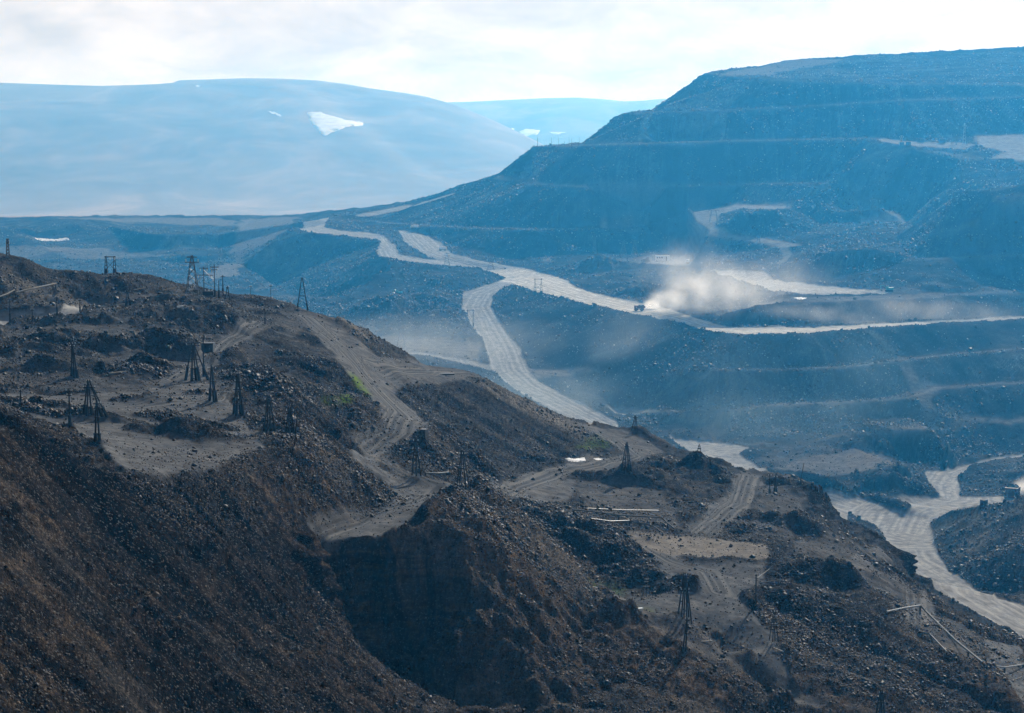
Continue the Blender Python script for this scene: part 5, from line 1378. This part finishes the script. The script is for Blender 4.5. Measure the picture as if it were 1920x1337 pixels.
# ---- pipes laid over the ground
def pipe(pts_px, r, m_, label, lift=0.9, name="pipeline", sup=True, cat="pipe", group=None):
    w = [spot(*q) for q in pts_px]
    base = w[0].copy(); e = empty(name, base); tag(e, label, cat, group)
    dense = []
    for a, b2 in zip(w, w[1:]):
        n_ = max(1, int((b2 - a).length / 9))
        dense += [a.lerp(b2, i / n_) for i in range(n_)]
    dense.append(w[-1])
    P3 = []
    for q in dense:
        z_ = max(gz(q.x, q.y), q.z - 1.0)
        P3.append(Vector((q.x, q.y, z_ + lift)) - base)
    for _ in range(1):
        for i in range(1, len(P3) - 1): P3[i].z = max((P3[i - 1].z + P3[i + 1].z) / 2, P3[i].z - 0.3)
    mb = MB(); n = 8; rings = []
    for i, q in enumerate(P3):
        d = (P3[min(i + 1, len(P3) - 1)] - P3[max(i - 1, 0)]).normalized()
        u = d.cross(Vector((0, 0, 1))).normalized(); v_ = u.cross(d)
        k0 = len(mb.v)
        for j in range(n):
            t = 2 * math.pi * j / n; mb.v.append(tuple(q + u * math.cos(t) * r + v_ * math.sin(t) * r))
        rings.append(k0)
    for a, b2 in zip(rings, rings[1:]):
        for j in range(n): mb.f.append((a + j, a + (j + 1) % n, b2 + (j + 1) % n, b2 + j))
    mb.f.append(tuple(rings[0] + j for j in range(n))); mb.f.append(tuple(rings[-1] + j for j in reversed(range(n))))
    mb.build("pipe_run", m_, e)
    if sup:
        for i in range(0, len(P3), 2):
            q = P3[i]; g_ = gz(q.x + base.x, q.y + base.y) - base.z
            if q.z - r - g_ > 0.05: MB().box((q.x, q.y, (q.z - r + g_) / 2 - 0.1), (0.35, 0.5, max(q.z - r - g_ + 0.2, 0.1))).build("support", M_STUB, e)
    return e
pipe([(1075, 966), (1110, 970), (1160, 974), (1240, 981), (1252, 991), (1266, 1003)], 0.20, M_PIPE, "long pale pipeline with a bend above the sandy strip", 1.5)
pipe([(1108, 976), (1180, 986), (1224, 991), (1242, 1002)], 0.16, M_PIPED, "thin dark pipe running below the long pale pipeline", 0.5)
pipe([(1102, 956), (1165, 957), (1235, 960)], 0.14, M_PIPED, "thin dark straight pipe behind the long pale pipeline", 0.4)
pipe([(1662, 1151), (1725, 1152), (1735, 1158), (1790, 1204), (1842, 1246)], 0.25, M_PIPE, "heavy pipeline descending to the right by the lower haul road", 0.5)
pipe([(1723, 1187), (1743, 1190), (1775, 1226)], 0.16, M_PIPED, "short thin pipe left of the heavy descending pipeline", 0.5)
pipe([(1845, 1248), (1920, 1250), (1960, 1252)], 0.15, M_PIPED, "thin straight pipe leaving the lower end of the heavy pipeline", 0.5)
pipe([(798, 891), (820, 890), (842, 890), (862, 903)], 0.14, M_PIPE, "bright pipe with a bend between the two stands on the platform", 0.7)
pipe([(30, 558), (60, 552), (105, 541)], 0.28, M_PLANK, "pale trough line slanting up the foot of the left hill", 1.6, name="trough", cat="trough")
pipe([(-10, 568), (14, 558), (27, 552)], 0.24, M_PLANK, "pale trough end at the far left edge of the picture", 1.4, name="trough", cat="trough")
pipe([(1420, 1093), (1443, 1083), (1466, 1088)], 0.12, M_PIPE, "bent grey pipe lying beside the single pole on its heap", 1.2, sup=False)
pipe([(1424, 1096), (1464, 1090)], 0.12, M_PIPE, "straight grey pipe under the bent one beside the pole", 0.4, sup=False)

# ---- timber, slabs and scrap lying about
def plank(px, py, L_, w_, h_, rz, ry, label, m_=M_PLANK, name="timber_beam", cat="timber", lift=0.2):
    p = spot(px, py); k = mpp(p.y)
    o = MB().box((0, 0, 0), (L_ * k, w_, h_)).build(name, m_, None)
    o.location = p + Vector((0, 0, lift)); o.rotation_euler = (0, R(ry), R(rz)); tag(o, label, cat)
    return o
plank(221, 700, 34, 0.5, 0.3, 28, -3, "long pale beam lying in the hummocks above the pole row")
plank(835, 703, 34, 3.0, 0.5, 4, 0, "dark flat steel sled lying on the upper flat", M_CABIND, "steel_sled", "steel frame", 0.35)
plank(893, 848, 16, 0.22, 0.22, 0, -68, "pale leaning pole end sticking out of the dark slope", lift=1.0)
plank(1841, 1226, 26, 0.55, 0.4, 20, 64, "thick cream beam leaning at the lower end of the heavy pipeline", lift=1.2)
plank(1850, 1240, 24, 0.35, 0.3, 0, -86, "upright cream post at the lower end of the heavy pipeline", lift=1.2)
plank(1845, 1232, 9, 0.3, 0.3, 10, -30, "short cream rail between the two cream beams", lift=1.4)
plank(1448, 1141, 11, 0.25, 0.2, 0, -60, "upper broken board on the thin pole stand", lift=0.8)
plank(1446, 1146, 10, 0.25, 0.2, 0, 8, "flat broken board on the thin pole stand", lift=0.6)
plank(1910, 1276, 14, 0.3, 0.3, 0, -22, "pale stick among the rubble at the right edge", lift=0.5)
plank(1460, 1222, 22, 0.3, 0.25, 0, 22, "tilted board on the slope below the thin pole stand", lift=0.4)
plank(1238, 578, 16, 0.4, 0.3, 12, 0, "short light board half buried above the truck road", lift=0.3)
plank(228, 573, 20, 0.45, 0.3, 25, -4, "upper pale plank beside the stubby two legged pole", lift=0.4)
plank(220, 580, 16, 0.45, 0.3, 18, -4, "lower pale plank beside the stubby two legged pole", lift=0.4)
plank(262, 545, 24, 0.35, 0.3, 30, -9, "slanting pale board on the left hummocks right of the stubby pole", lift=0.6)
plank(318, 545, 26, 0.35, 0.3, 25, -9, "slanting pale board nearer the substation", lift=0.6)
plank(1325, 1205, 24, 0.25, 0.2, 20, 2, "grey board lying on the knoll right of the leaning post", M_STEEL, lift=0.3)
plank(608, 834, 12, 0.6, 0.3, 10, -14, "dark scrap sheet on the mound at the plateau edge", M_CABIND, "scrap_sheet", "scrap", 0.3)
plank(628, 592, 14, 0.8, 0.2, 5, 0, "thin pale slab on the ridge right of the A frame", M_PALEST, lift=0.3)
plank(338, 580, 12, 1.4, 0.5, 15, -8, "pale concrete slab on the dark heap below the H frame", M_PALEST, "concrete_slab", "slab", 0.8)
plank(510, 763, 7, 0.3, 0.2, 10, -4, "pale board on the twin topped pole stand", lift=3.6)
o = MB().box((0, 0, 0.3), (1.4, 1.0, 0.6), None, 0.9).build("concrete_block", M_PALEST); o.location = spot(1200, 1145); o.rotation_euler = (0, 0, 0.4)
tag(o, "lone pale concrete block on the lower terrace left of the six legged stand", "block")
# tyre by the lower pipeline
o = MB().disc((0, 0, 0), 1.0, 0.6, 18).build("old_tyre", M_TYRE); o.location = spot(1862, 1219) + Vector((0, 0, 0.35)); o.rotation_euler = (R(88), 0, 0)
tag(o, "dark old tyre lying flat right of the cream beams", "tyre")
# sign beside the junction
p = spot(947, 511); e = empty("road_sign", p); tag(e, "small road sign at the fork of the haul roads", "sign")
MB().tube((0, 0, 0), (0, 0, 3.4), 0.1).build("post", M_STEEL, e); MB().box((0, -0.08, 3.5), (1.5, 0.08, 1.1)).build("sign_board", M_STEEL, e)
# melt water lying in the hollow
m, n, l, b = mat("still_water")
b.inputs['Base Color'].default_value = (0.25, 0.28, 0.30, 1); b.inputs['Roughness'].default_value = 0.12
b.inputs['Specular IOR Level'].default_value = 0.9
geo = n.new("ShaderNodeNewGeometry"); bp = n.new("ShaderNodeBump"); bp.inputs['Strength'].default_value = 0.15; bp.inputs['Distance'].default_value = 0.05
l.new(noise(n, l, geo.outputs['Position'], 1.5, 3), bp.inputs['Height']); l.new(bp.outputs['Normal'], b.inputs['Normal'])
o = patch("snow_patch", [(1058, 862), (1066, 859), (1078, 860), (1096, 858), (1098, 863), (1084, 866), (1070, 865)], hN, 0.25, 2.5, M_SNOW, 0.6)
tag(o, "ragged white patch of old snow in the hollow beside the green grass", "snow patch")
o = patch("snow_patch", [(1112, 860), (1120, 859), (1131, 861), (1122, 863)], hN, 0.2, 2.5, M_SNOW, 0.6)
tag(o, "smaller white sliver of snow right of the ragged white patch", "snow patch")
o = patch("puddle", [(1488, 559), (1500, 557), (1513, 559), (1500, 562)], hN, 0.15, 3, M_SNOW, 0.5)
tag(o, "bright pale strip on the bench below the dusty working area", "puddle")

# ---- boulders one can tell apart
def boulder(px, py, w, label, m_=M_ROCK, seed=0, tone=0.6, warm=0.3, flat=0.75, group="large boulders on the slopes"):
    p = spot(px, py); k = mpp(p.y); s_ = max(w * k / 2, 0.25); g = random.Random(seed * 7 + 3)
    import bmesh
    bm = bmesh.new(); bmesh.ops.create_icosphere(bm, subdivisions=2, radius=1.0)
    planes = [(Vector((g.uniform(-1, 1), g.uniform(-1, 1), g.uniform(-1, 1))).normalized(), g.uniform(0.55, 0.85)) for _ in range(9)]
    for v_ in bm.verts:
        for nn, dd in planes:
            q = v_.co.dot(nn)
            if q > dd: v_.co -= nn * (q - dd)
        v_.co = Vector((v_.co.x * 1.15, v_.co.y, v_.co.z * flat)) * s_ * 1.25
    me = bpy.data.meshes.new("boulder"); bm.to_mesh(me); bm.free(); me.materials.append(m_)
    for nm, val in (('tone', tone), ('warm', warm)):
        at = me.attributes.new(nm, 'FLOAT', 'POINT'); at.data.foreach_set('value', [val] * len(me.vertices))
    o = bpy.data.objects.new("boulder", me); COL.objects.link(o)
    o.location = p + Vector((0, 0, s_ * 0.35)); o.rotation_euler = (g.uniform(-.3, .3), g.uniform(-.3, .3), g.uniform(0, 6)); tag(o, label, "boulder", group)
    return o
for i, (px_, py_, w_, tn, wm, lb) in enumerate((
    (929, 733, 9, .62, .8, "large brown boulder perched on the rim of the dark mound"), (292, 1117, 13, .72, .5, "palest big flat boulder low on the long talus"), (188, 1152, 8, .7, .1, "pale angular boulder left of the flat one on the talus"),
    (423, 950, 8, .75, .1, "white tipped boulder high on the talus below the plateau"), (985, 1255, 9, .7, .4, "pale boulder in the shade right of the cliff foot"), (1070, 1147, 7, .7, .6, "tan boulder on the right flank of the rocky nose"),
    (1600, 1303, 8, .72, .4, "tan boulder on the brown slope near the bottom right"), (1391, 1216, 9, .7, .6, "tan boulder on the lip below the thin pole stand"), (1470, 1115, 9, .62, .2, "pale boulder right of the bent pipe"),
    (458, 992, 8, .55, .6, "boulder on the talus below the white tipped one"), (250, 910, 7, .62, .8, "ochre boulder just below the crest on the left"), (60, 1005, 7, .5, .4, "dull boulder near the left edge of the talus"),
    (660, 925, 8, .5, .5, "dark boulder at the foot of the mound by the platform"), (705, 938, 7, .45, .2, "grey boulder where the mound meets the platform"), (1240, 1205, 8, .4, .3, "dark boulder left of the crooked post"),
    (1355, 1232, 9, .35, .5, "dark block on the lip right of the crooked post"), (1560, 1150, 8, .6, .4, "pale block midway down the brown slope"), (1530, 1092, 7, .66, .2, "bright slab at the top of the brown slope"),
    (1148, 1042, 9, .35, .5, "rusty block among dark rubble left of the sandy strip"), (1118, 818, 7, .3, .0, "dark block on the grass flat, nearer the rim"), (1102, 815, 6, .3, .0, "dark block on the grass flat, left neighbour of the other"),
    (820, 1278, 9, .55, .6, "ochre block at the foot of the cliff"), (560, 965, 8, .62, .7, "tan block on the shoulder left of the cliff"), (655, 1130, 14, .5, .7, "big brown rock leaning out of the left end of the cliff"),
    (610, 1085, 16, .42, .7, "largest brown rock at the left end of the cliff"), (1255, 1010, 6, .7, .2, "white block at the left end of the sandy strip"), (1336, 1043, 6, .3, .1, "dark block on the near edge of the sandy strip"),
    (1318, 1000, 5, .8, .0, "small white block at the foot of the dusty track"), (770, 1290, 7, .6, .6, "tan block on the talus right below the cliff shadow"), (1500, 1205, 7, .66, .5, "tan block low on the brown slope"))):
    boulder(px_, py_, w_, lb, seed=i, tone=tn, warm=wm)
# sunlit ochre outcrop right under the camera, lower left corner
for i, (dx, dy, sx, lb) in enumerate(((0, 0, 0.17, "larger ochre rock lit by the sun in the bottom left corner"), (0.33, 0.25, 0.13, "smaller ochre rock right of the larger one in the bottom left corner"))):
    x_, y_ = ray(4 + 45 * i, 1336 + 8 * i)[0] * 25, 25.0 + dy
    import bmesh
    bm = bmesh.new(); bmesh.ops.create_icosphere(bm, subdivisions=2, radius=1.0)
    g = random.Random(40 + i)
    planes = [(Vector((g.uniform(-1, 1), g.uniform(-1, 1), g.uniform(-1, 1))).normalized(), g.uniform(0.4, 0.75)) for _ in range(9)]
    for v_ in bm.verts:
        for nn, dd in planes:
            q = v_.co.dot(nn)
            if q > dd: v_.co -= nn * (q - dd)
        v_.co = Vector((v_.co.x * 1.3, v_.co.y * 1.3, v_.co.z * 1.2)) * sx
    me = bpy.data.meshes.new("boulder"); bm.to_mesh(me); bm.free(); me.materials.append(M_YEL)
    o = bpy.data.objects.new("boulder", me); COL.objects.link(o)
    o.location = (x_, y_, ray(4 + 45 * i, 1340 + 6 * i)[1] * y_ - sx * 1.2)
    tag(o, lb, "boulder", "ochre rocks under the camera")

#@@PART5
# ------------------------------------------------------------------ dust hanging over the roads
def puff(px, py, D, rx, ry, rz_, dens, scale=0.05, seed=0, col=(0.93, 0.90, 0.86), thr=0.42, name="dust_cloud", dz=0.0, soft=1.0):
    ux, sz = ray(px, py)
    import bmesh
    bm = bmesh.new(); bmesh.ops.create_icosphere(bm, subdivisions=3, radius=1.0)
    for v_ in bm.verts: v_.co = Vector((v_.co.x * rx, v_.co.y * ry, v_.co.z * rz_))
    me = bpy.data.meshes.new(name); bm.to_mesh(me); bm.free()
    m = bpy.data.materials.new(name); m.use_nodes = True; nt = m.node_tree; n, l = nt.nodes, nt.links; n.clear()
    out = n.new("ShaderNodeOutputMaterial"); pv = n.new("ShaderNodeVolumePrincipled")
    pv.inputs['Color'].default_value = (*col, 1); pv.inputs['Absorption Color'].default_value = (1, 1, 1, 1); pv.inputs['Anisotropy'].default_value = 0.5
    tc = n.new("ShaderNodeTexCoord")
    mp = n.new("ShaderNodeMapping"); mp.inputs['Scale'].default_value = (1 / rx, 1 / ry, 1 / rz_); l.new(tc.outputs['Object'], mp.inputs['Vector'])
    ln = n.new("ShaderNodeVectorMath"); ln.operation = 'LENGTH'; l.new(mp.outputs[0], ln.inputs[0])
    fall = n.new("ShaderNodeMapRange"); fall.interpolation_type = 'SMOOTHERSTEP'
    fall.inputs['From Min'].default_value = 1.0; fall.inputs['From Max'].default_value = 1.0 - 0.85 * soft; l.new(ln.outputs['Value'], fall.inputs['Value'])
    mp2 = n.new("ShaderNodeMapping"); mp2.inputs['Location'].default_value = (seed * 13.1, seed * 7.7, seed * 3.3); l.new(tc.outputs['Object'], mp2.inputs['Vector'])
    f = noise(n, l, mp2.outputs[0], scale, 4, 0.6, 0.4)
    fr_ = n.new("ShaderNodeMapRange"); fr_.inputs['From Min'].default_value = thr - 0.10; fr_.inputs['From Max'].default_value = thr + 0.28; l.new(f, fr_.inputs['Value'])
    l.new(mth(n, l, 'MULTIPLY', mth(n, l, 'MULTIPLY', fall.outputs[0], fr_.outputs[0]), dens), pv.inputs['Density'])
    l.new(pv.outputs[0], out.inputs['Volume']); me.materials.append(m)
    o = bpy.data.objects.new(name, me); COL.objects.link(o); o.location = (ux * D, D, sz * D + dz); o['kind'] = 'stuff'
    return o
puff(1222, 574, 1505, 9, 8, 7, 0.26, 0.20, 1, thr=0.30)
puff(1250, 565, 1485, 20, 14, 12, 0.10, 0.11, 2, thr=0.34)
puff(1290, 552, 1470, 34, 22, 24, 0.042, 0.07, 3, thr=0.41)
puff(1345, 552, 1450, 38, 24, 34, 0.034, 0.055, 4, thr=0.43)
puff(1405, 565, 1430, 44, 22, 32, 0.024, 0.05, 5, thr=0.43)
puff(1290, 515, 1510, 50, 26, 32, 0.018, 0.05, 6, thr=0.43)
puff(1440, 530, 1480, 70, 30, 30, 0.011, 0.04, 17, thr=0.42)
puff(1500, 600, 1410, 90, 18, 15, 0.024, 0.045, 7, thr=0.42)
puff(1690, 588, 1440, 110, 25, 16, 0.018, 0.035, 8, thr=0.42)
puff(1914, 918, 1102, 8, 10, 6, 0.12, 0.2, 9, thr=0.30)
puff(1936, 910, 1114, 13, 10, 8, 0.08, 0.2, 10, thr=0.30)
puff(1258, 492, 1790, 45, 25, 14, 0.010, 0.05, 11, thr=0.38)
puff(1185, 660, 1380, 46, 30, 46, 0.006, 0.05, 12, col=(0.75, 0.85, 0.92), thr=0.36)
puff(800, 640, 1330, 130, 90, 26, 0.003, 0.03, 13, col=(0.80, 0.88, 0.93), thr=0.36)
puff(1520, 700, 1230, 160, 50, 40, 0.0018, 0.016, 14, col=(0.45, 0.72, 0.95), thr=0.42)
puff(1450, 785, 1170, 150, 50, 22, 0.0024, 0.02, 15, col=(0.55, 0.78, 0.95), thr=0.42)
puff(1000, 740, 1150, 90, 50, 22, 0.0040, 0.02, 16, col=(0.60, 0.80, 0.95), thr=0.34)
# ------------------------------------------------------------------ air
def air_box(name, x0, x1, y0, y1, z0, z1, dens):
    co = [(x, y, z) for z in (z0, z1) for y in (y0, y1) for x in (x0, x1)]
    me = bpy.data.meshes.new(name)
    me.from_pydata(co, [], [(0, 2, 3, 1), (4, 5, 7, 6), (0, 1, 5, 4), (2, 6, 7, 3), (0, 4, 6, 2), (1, 3, 7, 5)])
    m = bpy.data.materials.new(name + "_air"); m.use_nodes = True
    nt = m.node_tree; nt.nodes.clear()
    out = nt.nodes.new("ShaderNodeOutputMaterial"); pv = nt.nodes.new("ShaderNodeVolumePrincipled")
    pv.inputs['Color'].default_value = (*HAZE_COL, 1)
    pv.inputs['Absorption Color'].default_value = (1, 1, 1, 1)
    pv.inputs['Density'].default_value = dens
    pv.inputs['Anisotropy'].default_value = 0.5
    nt.links.new(pv.outputs[0], out.inputs['Volume'])
    me.materials.append(m)
    o = bpy.data.objects.new(name, me); COL.objects.link(o); o['kind'] = 'stuff'
air_box("haze", -7200, 7200, -800, 14600, -300, 225, HAZE_DENS)
air_box("valley_haze", -2600, 2600, 860, 1850, -295, 160, PIT_HAZE)
